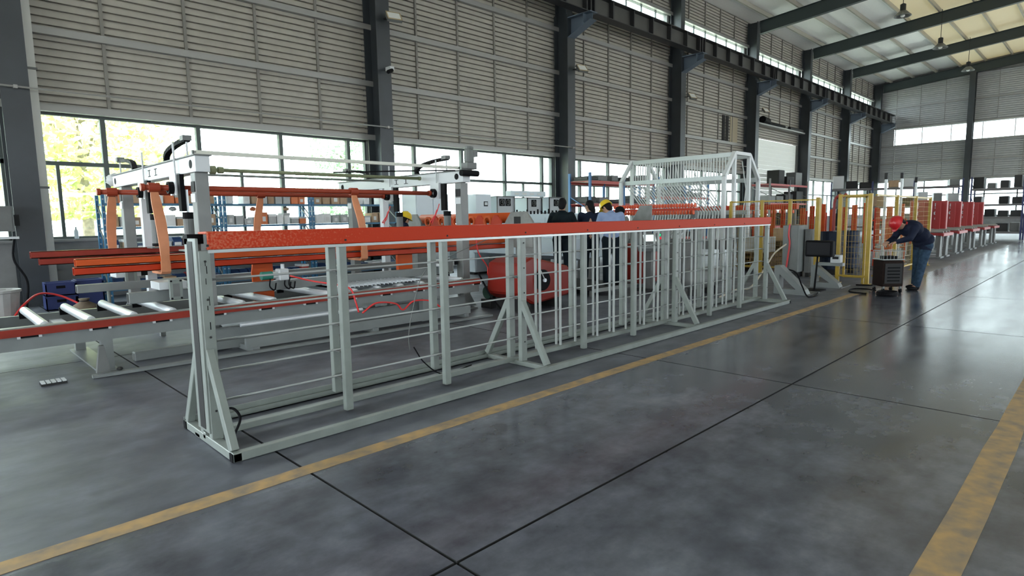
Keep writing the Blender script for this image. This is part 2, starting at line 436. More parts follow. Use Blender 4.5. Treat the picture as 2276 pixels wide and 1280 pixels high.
# ---- right wall (behind the viewer's right shoulder) and back wall, open doorways
wr = MB().box(-10, 17.4, YR - .2, YR, 0, 2.2).box(-10, 17.4, YR - .2, YR, 3.3, 5.2).box(24.8, 33.1, YR - .2, YR, 0, 5.2).box(40.5, XE + .3, YR - .2, YR, 0, 2.2).box(40.5, XE + .3, YR - .2, YR, 3.3, 5.2).box(-10, XE + .3, YR - .2, YR, 5.2, 9.78).box(-10, XE + .3, YR - .2, YR, 10.42, 11.8)
for x in XC: wr.box(x - .2, x + .2, YR - .2, YR + .3, 0, 11.8)
tag(wr.build('wall_right', M_CLAD), kind='structure')
wb = MB().box(-10.2, -10, YR, -3, 0, 11.8).box(-10.2, -10, 9, YW, 0, 11.8).box(-10.2, -10, -3, 9, 4.2, 13)
tag(wb.build('wall_back', M_CLAD), kind='structure')
# ---- end wall
we = MB().box(XE + .06, XE + .26, YR, YW, 0, 1.1).box(XE + .06, XE + .26, YR, 5.5, 3.9, 6.7).box(XE + .06, XE + .26, YR, 5.0, 8.05, 11.6).box(XE + .06, XE + .26, YR, YW, 11.5, 12.6)
wall_end = tag(we.build('wall_end', M_DADO), kind='structure')
EY = [13.0 - 1.6 * k for k in range(9)]
def end_panels(z0, z1, ya, yb):
    me = rib_panel(1.59, z1 - z0, 'cladding_panel_mesh', M_CLADE, pitch=.15)
    y = ya
    while y > yb + .1:
        w = min(1.6, y - yb)
        o = inst(me, 'cladding_panel', (XE, y, z0), wall_end, rotz=-PI / 2, scale=(w / 1.6, 1, 1)); y -= 1.6
        if y > yb + .1:
            MB().box(XE - .05, XE, y - .02, y + .02, z0 + .05, z1 - .05).build('batten', M_GIRT, wall_end)
end_panels(8.05, 9.7, YW, -.2); end_panels(9.7, 11.6, YW, -.2); end_panels(3.9, 5.3, YW, -.2); end_panels(5.3, 6.72, YW, -.2)
end_panels(6.72, 8.05, YW, 13.35)
for z in (9.7, 5.3, 3.9, 8.06, 6.70):
    MB().box(XE - .12, XE, -.2, YW, z - .05, z + .05).build('girt', M_GIRT, wall_end)
wn += 1
we1 = MB().box(XE + .04, XE + .12, -10, 13.35, 6.74, 6.8).box(XE + .04, XE + .12, -10, 13.35, 7.97, 8.03).box(XE + .04, XE + .12, 13.27, 13.35, 6.74, 8.03)
we1 = tag(we1.build('window_%d' % wn, M_WHITE), kind='structure')
yy = [13.3, 11.48, 9.61, 8.43, 7.7, 5.84, 4.0, 2.1, .3, -1.5, -3.3, -5.1, -6.9, -10]
for a, b in zip(yy[:-1], yy[1:]):
    MB().box(XE + .04, XE + .12, b - .03, b + .03, 6.8, 7.97).build('mullion', M_WHITE, we1)
    MB().box(XE + .08, XE + .086, b + .03, a - .03, 6.8, 7.97).build('pane', M_GLASS, we1)
wn += 1
we2 = MB().box(XE + .04, XE + .14, -10, YW, 1.1, 1.16).box(XE + .04, XE + .14, -10, YW, 3.82, 3.9).box(XE + .04, XE + .14, -10, YW, 2.66, 2.74)
we2 = tag(we2.build('window_%d' % wn, M_FRAME), kind='structure')
y = YW
while y > -9:
    MB().box(XE + .04, XE + .14, y - 1.9, y - 1.82, 1.16, 3.82).build('mullion', M_FRAME, we2)
    MB().box(XE + .08, XE + .086, y - 1.82, y - .02, 1.16, 2.66).build('pane', M_GLASS, we2)
    MB().box(XE + .08, XE + .086, y - 1.82, y - .02, 2.74, 3.82).build('pane', M_GLASS, we2); y -= 1.9
for k, y in enumerate((8.4, .6)):
    c = thing('steel_column', (XE - .3, y, 0), ['grey steel column against the end wall, crossing the high window band', 'grey steel column at the end wall beyond the right edge'][k], 'column', 'end wall columns')
    MB().box(XE - .62, XE - .6, y - .19, y + .19, 0, roofz(y) - .7).build('flange', M_COLM, c); MB().box(XE - .02 - .1, XE - .1, y - .19, y + .19, 0, roofz(y) - .7).build('flange', M_COLM, c)
    MB().box(XE - .6, XE - .1, y - .012, y + .012, 0, roofz(y) - .7).build('web', M_COLM, c)

# ---- roof: sheets between purlins, translucent strips towards the ridge, purlins, rafters
ceil = MB().box(-10.2, XE + .4, RIDGE - .15, RIDGE + .15, roofz(RIDGE) + .06, roofz(RIDGE) + .12).build('ceiling', M_GIRT); tag(ceil, kind='structure')
ypur = [YW + .3 - 1.49 * k for k in range(10)]; ypur[-1] = RIDGE
ypr = [YR - .3 + 1.49 * k for k in range(10)]; ypr[-1] = RIDGE
def sheet(ya, yb, x0, x1, m):
    mb = MB(); za, zb = roofz(ya), roofz(yb)
    mb.v = [(x0, ya, za), (x1, ya, za), (x1, yb, zb), (x0, yb, zb), (x0, ya, za + .03), (x1, ya, za + .03), (x1, yb, zb + .03), (x0, yb, zb + .03)]
    mb.f = [(0, 1, 2, 3), (7, 6, 5, 4), (0, 4, 5, 1), (1, 5, 6, 2), (2, 6, 7, 3), (3, 7, 4, 0)]
    mb.build('roof_sheet', m, ceil)
xb = [-10.2] + [x for x in XC] ; xb[-1] = XE + .4
for i in range(len(xb) - 1):
    x0, x1 = xb[i], xb[i + 1]
    for lst in (ypur, ypr):
        for k in range(9):
            ya, yb = lst[k], lst[k + 1]
            if k >= 4 and i >= 4: sheet(ya, yb, x0, x1, M_SKY)
            elif k >= 8 and i >= 1:
                sky0 = x0 + 2.6; sky1 = x1 - 2.6
                sheet(ya, yb, x0, sky0, M_FOIL); sheet(ya, yb, sky0, sky1, M_SKY); sheet(ya, yb, sky1, x1, M_FOIL)
            else: sheet(ya, yb, x0, x1, M_FOIL)
pu = MB().box(-10, XE, -.035, -.025, -.22, -.01).box(-10, XE, -.035, .04, -.22, -.21).box(-10, XE, -.035, .04, -.02, -.01).mesh('purlin_mesh', M_PURL)
for y in ypur[1:9] + ypr[1:9]: inst(pu, 'purlin', (0, y, roofz(y)), ceil)
for i, x in enumerate(XC):
    for (ya, yb) in ((YC - .0, RIDGE), (YR + .3, RIDGE)):
        r = MB(); s = 1 if ya > yb else -1
        za, zb = roofz(ya) - .24, roofz(yb) - .24
        for (w, o0, o1) in ((.24, 0, -.02), (.24, -.62, -.64)):
            r.bar((x, ya, za + o0), (x, yb, zb + o0), w, .02)
        r.bar((x, ya, za - .31), (x, yb, zb - .31), .014, .6)
        r.build('rafter', M_RAFT, ceil)
    if i > 2:
        for y in ypur[1:8]:
            MB().bar((x, y, roofz(y) - .23), (x + .35, y, roofz(y) - .2), .05, .05).build('purlin_cleat', M_RAFT, ceil) if i < 7 else None


# ---- outside ground and trees beyond the windows
M_GRASS = mat('grass', (.42, .44, .36), .9, noise=.3, nscale=3)
tag(MB().box(-60, 120, YW + .3, 140, -.35, -.25).build('ground_outside', M_GRASS), kind='structure')
tag(MB().box(-60, 120, -140, YR - .3, -.35, -.25).build('ground_yard', mat('yard_concrete', (.4, .4, .38), .9)), kind='structure')
tag(MB().box(XE + .5, 160, YR - .3, YW + .3, -.35, -.25).build('ground_end', MATS['yard_concrete']), kind='structure')
tag(MB().box(-60, -10.3, YR - .3, YW + .3, -.35, -.25).build('ground_back', MATS['yard_concrete']), kind='structure')
M_LEAF = [mat('leaf_green', (.50, .62, .28), .6, noise=.25, nscale=3), mat('leaf_bluegreen', (.46, .62, .44), .6, noise=.2, nscale=3), mat('leaf_yellowgreen', (.62, .66, .30), .6, noise=.2, nscale=3)]
M_BARK = mat('bark', (.26, .22, .18), .9, noise=.3)
def tree(loc, h, r, m, label):
    t = thing('leafy_tree', loc, label, 'tree', 'trees outside the windows'); x, y, z = loc
    tr = MB().tube([(x, y, z), (x + .1, y, z + h * .3), (x - .05, y + .1, z + h * .6), (x, y, z + h * .85)], [.22, .17, .11, .04], 8)
    for k in range(7):
        a = k * 2.4; tr.tube([(x, y, z + h * (.25 + .07 * k)), (x + r * .4 * math.cos(a), y + r * .4 * math.sin(a), z + h * (.4 + .06 * k)), (x + r * .8 * math.cos(a), y + r * .8 * math.sin(a), z + h * (.5 + .06 * k))], [.08, .05, .02], 5)
    tr.build('trunk', M_BARK, t, smooth=True)
    lf = MB()
    for k in range(6500):
        a = random.uniform(0, 2 * PI); q = random.random() ** .4; zz = random.uniform(-1, 1)
        rr = r * q * math.sqrt(max(0, 1 - zz * zz * .8)) * (1 + .25 * math.sin(3 * a + zz * 4))
        c = Vector((x + rr * math.cos(a), y + rr * math.sin(a), z + h * (.62 + .4 * zz)))
        s = random.uniform(.12, .24); u = Vector((random.gauss(0, 1), random.gauss(0, 1), random.gauss(0, 1))).normalized(); v = u.orthogonal().normalized()
        i = len(lf.v); lf.v += [tuple(c - u * s), tuple(c + v * s * .5), tuple(c + u * s), tuple(c - v * s * .5)]; lf.f.append((i, i + 1, i + 2, i + 3))
    me = bpy.data.meshes.new('foliage'); me.from_pydata(lf.v, [], lf.f); me.materials.append(m)
    o = bpy.data.objects.new('foliage', me); COL.objects.link(o); attach(o, t); o['kind'] = 'stuff'
tree((4.6, 27, -.25), 9, 3.6, M_LEAF[2], 'yellow-green leafy tree with a forked trunk outside the left windows')
tree((-3.4, 33, -.25), 10, 3.8, M_LEAF[1], 'blue-green tree outside, seen through the window next to the leftmost column')
tree((19.5, 34, -.25), 8, 3.0, M_LEAF[1], 'hazy tree outside the windows behind the second gantry')

# ---- columns of the left wall
ORD = ['leftmost', 'second', 'third', 'fourth', 'fifth', 'sixth', 'seventh', 'farthest']
for i, x in enumerate(XC):
    lab = ['wide dark grey steel column at the left edge of the photo', 'dark steel column carrying a tilted floodlight and a small camera', 'dark steel column standing behind the group of workers', 'dark steel column fourth from the left, behind the tall rod stand',
           'dark steel column to the left of the white roller door', 'dark steel column to the right of the white roller door', 'second to last dark steel column on the long wall', 'dark steel column in the far corner of the hall'][i]
    c = thing('steel_column', (x, 14.5, 0), lab, 'column', 'columns of the long wall')
    w = .21
    MB().box(x - w, x + w, YC, YC + .022, 0, 8.62).build('flange', M_COLM, c)
    MB().box(x - w, x + w, YC + .6, YC + .622, 0, 8.62).build('flange', M_COLM, c)
    MB().box(x - .01, x + .01, YC + .022, YC + .6, 0, 8.62).build('web', M_COLM, c)
    u = MB().box(x - .17, x + .17, 14.28, 14.3, 8.62, 11.6).box(x - .17, x + .17, 14.78, 14.8, 8.62, 11.6).box(x - .01, x + .01, 14.3, 14.78, 8.62, 11.6)
    u.build('upper_shaft', M_COLM, c)
    k = MB().prism([(YC, 7.8), (YC, 8.43), (13.25, 8.43), (13.25, 8.2)], 'x', x - .012, x + .012)
    k.box(x - .2, x + .2, 13.2, YC, 8.43, 8.46); k.bar((x, YC, 7.8), (x, 13.22, 8.2), .36, .02)
    k.box(x - .2, x + .2, 13.5, 13.52, 8.13, 8.44)
    k.build('corbel', mat('blue_grey_corbel', (.10, .13, .17), .45), c)
    MB().box(x - .3, x + .3, YC - .08, YC + .7, 0, .03).build('base_plate', M_COLM, c)
# ---- crane runway beam
cb = thing('crane_runway_beam', (0, 13.5, 8.46), 'long dark crane beam with stiffeners running along the wall on column brackets', 'beam')
MB().box(-10, 56.5, 13.30, 13.70, 8.465, 8.49).build('lower_flange', M_STIFF, cb)
MB().box(-10, 56.5, 13.28, 13.72, 9.08, 9.11).build('upper_flange', M_STIFF, cb)
MB().box(-10, 56.5, 13.49, 13.51, 8.49, 9.08).build('web', M_CRANE, cb)
MB().box(-10, 56.5, 13.47, 13.53, 9.11, 9.17).build('rail', M_DARK, cb)
st = MB().box(-.03, .03, 13.31, 13.49, 8.49, 9.08).mesh('stiffener_mesh', M_STIFF)
for b in range(-1, 8):
    for q in range(6):
        xx = 1.55 + 7.83 * b + 1.305 * q
        if -9 < xx < 56.3: inst(st, 'stiffener', (xx, 0, 0), cb)
    for q in (-.22, .22):
        if 0 < 1.55 + 7.83 * b < 56: inst(st, 'stiffener', (1.55 + 7.83 * b + q, 0, 0), cb)
# ---- white rainwater pipe beside the leftmost column
dp = thing('drainpipe', (1.86, 14.62, 0), 'off-white square downpipe right beside the leftmost column', 'pipe')
MB().box(1.78, 1.93, 14.55, 14.70, .05, 11.3).build('pipe', mat('pvc', (.60, .60, .56), .5), dp)
for z in (2.2, 4.4, 6.6): MB().box(1.76, 1.95, 14.53, 14.75, z, z + .04).build('pipe_clip', M_GREYD, dp)
# ---- conduit running past the column fronts
cd = thing('conduit', (10, 14.1, 3.98), 'thin grey conduit pipe crossing the columns above the windows', 'pipe')
MB().cyl((-6, 14.12, 3.98), (33, 14.12, 3.98), .018, n=6).build('pipe', M_GIRT, cd)
for x in XC[:5]: MB().box(x - .03, x + .03, 14.1, 14.2, 3.95, 4.01).build('clip', M_GIRT, cd)
# ---- floodlights on the columns
def floodlight(x, z, label):
    t = thing('floodlight', (x, 14.15, z), label, 'floodlight', 'floodlights on the columns')
    def rt(mb): 
        R = Matrix.Translation((x + .02, 13.85, z)) @ Matrix.Rotation(math.radians(-14), 4, 'Z') @ Matrix.Rotation(math.radians(-38), 4, 'X')
        mb.v = [tuple(R @ Vector(v)) for v in mb.v]; return mb
    rt(MB().box(-.2, .2, -.02, .06, -.15, .15).box(-.12, .12, .06, .1, -.1, .1)).build('housing', M_GREYD, t)
    rt(MB().box(-.2, .2, -.035, -.02, .12, .15).box(-.2, .2, -.035, -.02, -.15, -.12).box(-.2, -.17, -.035, -.02, -.15, .15).box(.17, .2, -.035, -.02, -.15, .15)).build('bezel', mat('tan_bezel', (.42, .33, .2), .5), t)
    rt(MB().box(-.17, .17, -.028, -.021, -.12, .12)).build('lens', mat('lamp_lens', (.75, .76, .74), .2), t)
    MB().bar((x - .05, 14.195, z), (x - .05, 13.95, z), .05, .03).build('bracket', M_DARK, t)
floodlight(XC[1] + .1, 6.8, 'tilted tan-rimmed floodlight on the dark column near the top centre-left')
floodlight(XC[2] + .15, 6.72, 'floodlight on the dark column behind the workers')
floodlight(XC[3] + .15, 6.75, 'floodlight on the column behind the tall rod stand')
floodlight(XC[4] + .2, 7.0, 'small floodlight on the column left of the white roller door')
sc_ = thing('security_camera', (XC[1], 14.1, 5.45), 'small black and white security camera on the second column', 'camera')
MB().cyl((XC[1] + .1, 14.0, 5.46), (XC[1] - .12, 13.85, 5.36), .05, n=10).build('body', M_BLACK, sc_)
MB().box(XC[1] + .03, XC[1] + .16, 13.98, 14.2, 5.46, 5.56).build('mount', M_WHITE, sc_)
# ---- high bay lamps
def highbay(x, y, z, label):
    t = thing('high_bay_lamp', (x, y, z), label, 'lamp', 'high bay lamps under the roof')
    MB().lathe([(.05, .12), (.14, .1), (.34, -.1), (.36, -.14), (.30, -.14), (.1, .06)], (x, y, z), 16).build('reflector', M_GREYD, t, smooth=True)
    MB().lathe([(.06, .1), (.12, .12), (.12, .38), (.05, .42)], (x, y, z), 12).build('ballast', M_DARK, t)
    MB().cyl((x, y, z + .4), (x, y, roofz(y) - .1), .015, n=6).build('hanger', M_DARK, t)
    MB().ell((x, y, z - .1), .1, .1, .08, 10, 6).build('bulb', mat('bulb', (.9, .9, .85), .3), t)
highbay(32.87, 7.67, 10.45, 'topmost hanging high bay lamp, near the top right'); highbay(40.7, 7.63, 10.45, 'middle one of three hanging high bay lamps'); highbay(48.53, 7.54, 10.45, 'farthest high bay lamp hanging before the end wall')

# ================================================================== FRONT RACK
RX = [1.33 + .99 * k for k in range(10)]
M_REDW = mat('worn_red_beam', (.44, .032, .007), .5, 0, .15)
def _worn():
    nt = M_REDW.node_tree; N = nt.nodes; L = nt.links; b = N['Principled BSDF']
    g = N.new('ShaderNodeNewGeometry'); sp = N.new('ShaderNodeSeparateXYZ'); L.new(g.outputs['Position'], sp.inputs[0])
    n = N.new('ShaderNodeTexNoise'); n.inputs['Scale'].default_value = 62; n.inputs['Detail'].default_value = 6; L.new(g.outputs['Position'], n.inputs['Vector'])
    mr = N.new('ShaderNodeMapRange'); L.new(sp.outputs[0], mr.inputs[0]); mr.inputs[1].default_value = 1.2; mr.inputs[2].default_value = 3.0; mr.inputs[3].default_value = .22; mr.inputs[4].default_value = -.1
    ad = N.new('ShaderNodeMath'); ad.operation = 'ADD'; L.new(n.outputs[0], ad.inputs[0]); L.new(mr.outputs[0], ad.inputs[1])
    r = N.new('ShaderNodeValToRGB'); L.new(ad.outputs[0], r.inputs[0])
    r.color_ramp.elements[0].position = .60; r.color_ramp.elements[0].color = (.45, .034, .007, 1); r.color_ramp.elements[1].position = .78; r.color_ramp.elements[1].color = (.5, .12, .06, 1)
    L.new(r.outputs[0], b.inputs['Base Color'])
_worn()
rack = thing('profile_test_rack', (5.8, 4.25, 0), 'long pale green-grey steel frame rack with rods and an orange-red top beam in the foreground', 'rack')
tb = MB()   # C-channel top beam, closed face to the aisle
for (a, b) in ((0, 9),):
    x0, x1 = RX[0] + .02, RX[9] + .06
    tb.box(x0, x1, 4.16, 4.175, 1.325, 1.44).box(x0, x1, 4.175, 4.34, 1.425, 1.44).box(x0, x1, 4.175, 4.2, 1.325, 1.34)
top_beam = tb.build('top_beam', M_REDW, rack, bevel=.004)
MB().box(RX[0] + .02, RX[9] + .05, 4.165, 4.2, 1.303, 1.322).build('edge_strip', M_ROD, top_beam)
for k in range(10): MB().box(RX[k] + .01, RX[k] + .025, 4.155, 4.16, 1.345, 1.36).build('screw', M_DARK, top_beam)
def channel(mb, x0, x1, y0, y1, z0, z1, side):
    t = .006
    mb.box(x0, x1, y0, y0 + t, z0, z1) if side != 'y0' else None
    mb.box(x0, x0 + t, y0, y1, z0, z1); mb.box(x1 - t, x1, y0, y1, z0, z1); mb.box(x0, x1, y1 - t, y1, z0, z1)
for k, x in enumerate(RX):
    braced = k % 3 == 0
    w = .075 if braced else .062
    zb = .05 if braced else .015
    fp = MB().box(x - w / 2, x + w / 2, 4.175, 4.23, zb, 1.32); p = fp.build('post', M_STEEL, rack, bevel=.004)
    bp = MB().box(x - w / 2, x + w / 2, 4.345, 4.40, .06 if braced else .13, 1.36)
    bp.build('post', M_STEEL, rack, bevel=.004)
    for z in [1.12 - .21 * q for q in range(5)]:
        MB().box(x - w / 2 - .012, x + w / 2 + .012, 4.225, 4.35, z - .012, z - .004).build('rod_clip', M_GREYD, p)
    if k == 0:
        MB().box(x - .05, x + .05, 4.33, 4.42, 1.36, 1.425).build('end_cap', M_BLACK, rack)
        MB().box(x - .05, x - .032, 4.18, 4.4, .1, 1.4).build('end_channel', M_STEEL, rack, bevel=.003)
        MB().box(x - .053, x - .046, 4.24, 4.34, .12, 1.38).build('slot', M_DARK, rack)
    if braced:
        for s, yf in ((-1, 3.86), (1, 4.72)):
            y0 = 4.19 if s < 0 else 4.385
            MB().bar((x - .012, y0, .66), (x - .012, yf, .06), .06, .05, up=(1, 0, 0)).build('brace', M_STEEL, rack, bevel=.004)
        MB().box(x - .03, x + .03, 3.83, 4.75, .003, .05).build('base_crossbar', M_STEEL, rack, bevel=.004)
        for yy in (4.172, 4.403):
            for z in (1.25, 1.0, .75, .5, .25): MB().cyl((x, yy, z), (x, yy + (.004 if yy > 4.3 else -.004), z), .008, n=6).build('bolt', M_DARK, rack)
for z in [1.12 - .21 * q for q in range(5)]:
    MB().cyl((RX[0], 4.29, z), (RX[9], 4.29, z), .0085, n=6).build('rod', M_ROD, rack, smooth=True)
vb = MB().box(-.011, .011, -.009, .009, .1, 1.32).mesh('vertical_bar_mesh', mat('pale_bar', (.36, .385, .37), .4))
for k in range(3, 9):
    for f in ((.33, .66) if k < 8 else (.26,)):
        for dy in (-.03, .03): inst(vb, 'vertical_bar', (RX[k] + .99 * f, 4.29 + dy, 0), rack)
    if k > 3: inst(vb, 'vertical_bar', (RX[k] - .08, 4.26, 0), rack)
xa, xz = 1.29, 10.32
MB().box(xa, xz, 3.8, 3.855, .004, .062).build('base_rail', M_STEEL, rack, bevel=.004)
MB().box(xa, xz, 4.30, 4.35, .03, .075).build('base_rail', M_STEEL, rack, bevel=.004)
br = MB().box(xa, xz, 4.70, 4.76, .004, .01).box(xa, xz, 4.75, 4.76, .004, .085).box(xa, xz, 4.70, 4.71, .004, .05)
br.build('base_rail', M_STEEL, rack)
MB().box(xa, xz, 4.43, 4.52, .004, .03).build('base_rail', M_STEELB, rack)
for x in (xa, xz - .055):
    MB().box(x, x + .055, 3.80, 4.76, .004, .06).build('base_crossbar', M_STEEL, rack, bevel=.004)
MB().box(xa - .006, xa, 3.802, 3.853, .006, .06).build('end_cap', M_BLACK, rack); MB().box(xa - .006, xa, 4.705, 4.757, .006, .06).build('end_cap', M_BLACK, rack)
for q, (dx_, z_, h_, w_) in enumerate(((.008, 1.22, .03, .004), (.014, 1.17, .05, .005), (.005, 1.10, .04, .004), (.018, .96, .06, .004), (.004, .93, .03, .005), (.012, .80, .05, .006), (.016, .62, .04, .004), (.006, .45, .05, .004))):
    MB().box(RX[0] - .01 + dx_, RX[0] - .01 + dx_ + w_, 4.1735, 4.175, z_, z_ + h_).build('marker_stroke', M_BLACK, rack)
# loose wires hanging on the rack
def cable(name, pts, r, m, label, cat='cable', n=6, group=None):
    return tag(MB().tube(spline(pts, 7), r, n).build(name, m, smooth=True), label, cat, group)
cable('wire', [(4.1, 4.45, 1.3), (3.6, 4.46, 1.15), (3.28, 4.45, 1.02), (3.18, 4.5, .7), (3.12, 4.5, .45), (3.14, 4.52, .3)], .004, M_GREYD, 'thin pale wire looping down between the second and third rack posts')
cable('wire', [(3.1, 4.4, .36), (3.2, 4.38, .2), (3.4, 4.36, .06), (3.75, 4.37, .08)], .006, M_BLACK, 'short black cable drooping behind the third rack post')
cable('wire', [(1.36, 4.0, .09), (1.44, 4.06, .2), (1.42, 4.2, .24), (1.34, 4.3, .1)], .009, M_BLACK, 'black cable end at the foot of the leftmost rack post')
wc = thing('wire_coil', (6.52, 4.4, .09), 'small dark tangle of wire lying on the rack base', 'wire')
MB().tube(arc((6.56, 4.4, .13), .05, 0, 5.6, 12), .007, 5).build('loop', M_BLACK, wc); MB().tube(spline([(6.56, 4.37, .1), (6.48, 4.4, .13), (6.4, 4.41, .08)]), .012, 5).build('tail', M_DARK, wc)

# ================================================================== ROLLER CONVEYOR
cv = thing('roller_conveyor', (3, 8, 0), 'long low roller conveyor with white rollers and a maroon guide strip behind the rack', 'conveyor')
CX0, CX1 = -2.2, 6.35
fr_ = MB().box(CX0, CX1, 7.17, 7.19, .34, .50).box(CX0, CX1, 7.19, 7.27, .34, .352).box(CX0, CX1, 7.19, 7.27, .488, .50)
fr_.build('side_rail', M_STEELB, cv)
MB().box(CX0, CX1, 7.13, 7.168, .475, .545).build('guide_strip', M_MAROON, cv)
MB().box(CX0, CX1, 7.168, 7.25, .50, .556).build('side_rail', M_STEEL, cv)
MB().box(CX0, CX1, 8.80, 8.87, .33, .475).build('side_rail', M_STEELB, cv)
rl = MB().lathe([(.014, -.03), (.014, 0), (.043, .0), (.045, .01), (.045, 1.50), (.043, 1.51), (.014, 1.51), (.014, 1.54)], (0, 7.27, .535), 14, 'y').mesh('roller_mesh', M_CHROME, True)
brk = MB().box(-.05, .05, 8.79, 8.83, .44, .53).mesh('bracket_mesh', M_BLACK)
x = -1.8; k = 0
while x < 6.2:
    if not any(abs(x - q) < w for q, w in ((2.45, .16), (6.45, .16), (3.37, .16), (5.70, .16))):
        inst(rl, 'roller', (x, 0, 0), cv); inst(brk, 'bearing_block', (x, 0, 0), cv)
    x += .375
for x in [-1.55 + .56 * k for k in range(15)]:
    MB().box(x - .07, x + .07, 7.15, 7.168, .455, .475).build('strip_clip', M_BLACK, cv)
    for s in (-.08, .08): MB().box(x + s - .012, x + s + .012, 7.14, 7.168, .452, .478).build('clip_end', M_WHITE, cv)
for x in (-.9, 1.1, 2.75, 4.4, 5.9):
    MB().box(x - .06, x + .06, 7.3, 8.8, .34, .40).build('cross_tie', M_WHITE, cv)
for x in (1.3, 5.3):
    for y in (7.23, 8.7): MB().box(x - .05, x + .05, y - .05, y + .05, .018, .34).build('leg', M_STEELB, cv)
    MB().box(x - .09, x + .09, 7.17, 8.8, .0, .018).build('foot', M_STEELB, cv)
MB().box(1.62, 6.3, 8.95, 8.99, .39, .46).build('hose_tray', M_GREYD, cv)
# long square guide beams above the rollers
for (x0, x1, y, z0, z1, lab) in ((1.36, 6.3, 8.97, .665, .765, 'grey square guide beam behind the conveyor rollers, higher of two'), (1.66, 6.05, 7.86, .60, .725, 'pale green-grey box beam over the near side of the conveyor rollers')):
    g = thing('guide_beam', (x0, y, z0), lab, 'beam', 'guide beams over the conveyor')
    MB().box(x0, x1, y - .05, y + .05, z0, z1).build('tube', M_STEELB, g, bevel=.006)
    MB().box(x0 - .004, x0, y - .04, y + .04, z0 + .012, z1 - .012).build('open_end', M_DARK, g)
    for xx in (x0 + .9, x1 - .5): MB().box(xx - .03, xx + .03, y - .03, y + .03, .40 if y < 8.5 else 0.0, z0).build('support', M_STEELB, g)
    if y > 8.5:
        MB().cyl((x0 + .35, y + .1, .1), (x0 + .35, y + .1, .66), .02, n=8).build('prop', M_STEEL, g)
# carriage units riding on the beams
def carriage(x, y, z, label, flip=1):
    t = thing('clamp_carriage', (x, y, z), label, 'carriage', 'clamp carriages on the gantries')
    MB().box(x - .16, x + .14, y - .06, y + .28, z, z + .09).build('slide', M_WHITE, t, bevel=.006)
    MB().box(x - .07, x + .07, y - .13, y - .10, z - .12, z + .12).build('front_plate', M_STEEL, t, bevel=.006)
    MB().box(x - .035, x + .035, y - .136, y - .13, z - .08, z + .07).build('window', M_GREYD, t)
    MB().box(x - .06, x + .06, y - .10, y - .06, z - .10, z + .11).build('back_plate', M_STEEL, t)
    MB().box(x + .14, x + .22, y - .05, y + .06, z + .01, z + .1).build('motor', M_BLACK, t)
    for s in (-.05, .05):
        for q in (-.1, .1): MB().cyl((x + s, y - .14, z + q), (x + s, y - .06, z + q), .012, n=6).build('bolt', M_BLACK, t)
    return t
carriage(2.10, 7.76, .74, 'white clamp carriage beside the leftmost rack post')
carriage(6.12, 7.72, .74, 'white clamp carriage with a black motor at the foot of the second gantry')
carriage(2.05, 9.55, .78, 'white clamp carriage on the far side of the conveyor, behind the red profiles')
va = thing('valve_unit', (3.4, 7.8, .65), 'small white pneumatic valve with a green cylinder and red hoses on the guide beam', 'valve')
MB().cyl((3.16, 7.82, .80), (3.30, 7.82, .80), .055, n=12).build('cylinder', mat('teal', (.03, .2, .15), .4), va)
MB().cyl((3.30, 7.82, .80), (3.38, 7.82, .80), .048, n=12).build('collar', M_WHITE, va)
MB().box(3.37, 3.50, 7.74, 7.88, .728, .88).build('body', M_WHITE, va, bevel=.01)
MB().cyl((3.44, 7.8, .88), (3.44, 7.8, .94), .025, n=8).build('cap', M_CHROME, va)
for dx in (0, .2, .26): MB().tube(spline([(3.26 + dx, 7.78, .76), (3.24 + dx, 7.76, .66), (3.30 + dx, 7.76, .61), (3.33 + dx, 7.77, .7)]), .01, 5).build('black_hose', M_BLACK, va)
cable('red_hose', [(3.515, 7.76, .78), (3.75, 7.6, .70), (3.95, 7.3, .65), (4.03, 7.1, .60), (4.07, 7.05, .42), (4.06, 6.97, .3)], .012, M_HOSE, 'red air hose drooping from the valve over the conveyor rail', 'hose')
cable('red_hose', [(4.09, 6.93, .29), (4.3, 6.92, .40), (4.6, 6.92, .36), (4.72, 6.92, .26), (4.9, 6.92, .36), (5.2, 6.92, .33), (5.4, 6.92, .2)], .012, M_HOSE, 'red air hose lying in loops along the lower conveyor beam', 'hose')
# stack of galvanised wire mesh on the conveyor
wm = MB()
for q in range(20): wm.box(3.95 + q * .067, 3.962 + q * .067, 7.32, 7.80, .588, .60)
for q in range(14): wm.box(3.9, 5.35, 7.36 + q * .03, 7.362 + q * .1, .60, .612)
for q in range(20): wm.box(3.98 + q * .067, 3.992 + q * .067, 7.34, 7.79, .612, .624)
o = wm.build('wire_mesh_stack', M_CHROME); tag(o, 'stack of bright galvanised wire mesh sheets lying on the conveyor rollers', 'wire mesh')
# lower frame beams under the right part of the conveyor, lying near the floor
lb = thing('base_frame', (4, 7.2, 0), 'low grey steel base beams of the conveyor between the two gantries', 'machine base')
MB().box(2.35, 6.2, 7.34, 7.42, .02, .27).build('side_beam', M_STEELB, lb); MB().box(2.6, 6.0, 6.98, 7.03, .05, .17).build('side_beam', M_STEELB, lb)
MB().cyl((2.6, 7.12, .31), (4.2, 7.12, .31), .022, n=8).build('rod', M_CHROME, lb)
for x in (2.7, 4.3, 5.9): MB().box(x - .04, x + .04, 6.95, 7.42, 0, .06).build('tie', M_STEELB, lb)
fb = thing('floor_rail', (3.7, 7.1, 0), 'thin steel floor rail with an upright wedge stop at its near end', 'rail')
MB().bar((1.12, 7.0, .02), (6.2, 7.02 - .3, .02), .07, .03).build('rail', M_STEELB, fb)
MB().prism([(1.17, .03), (1.29, .03), (1.25, .30), (1.21, .30)], 'y', 7.06, 7.12).build('wedge', M_GREYD, fb)
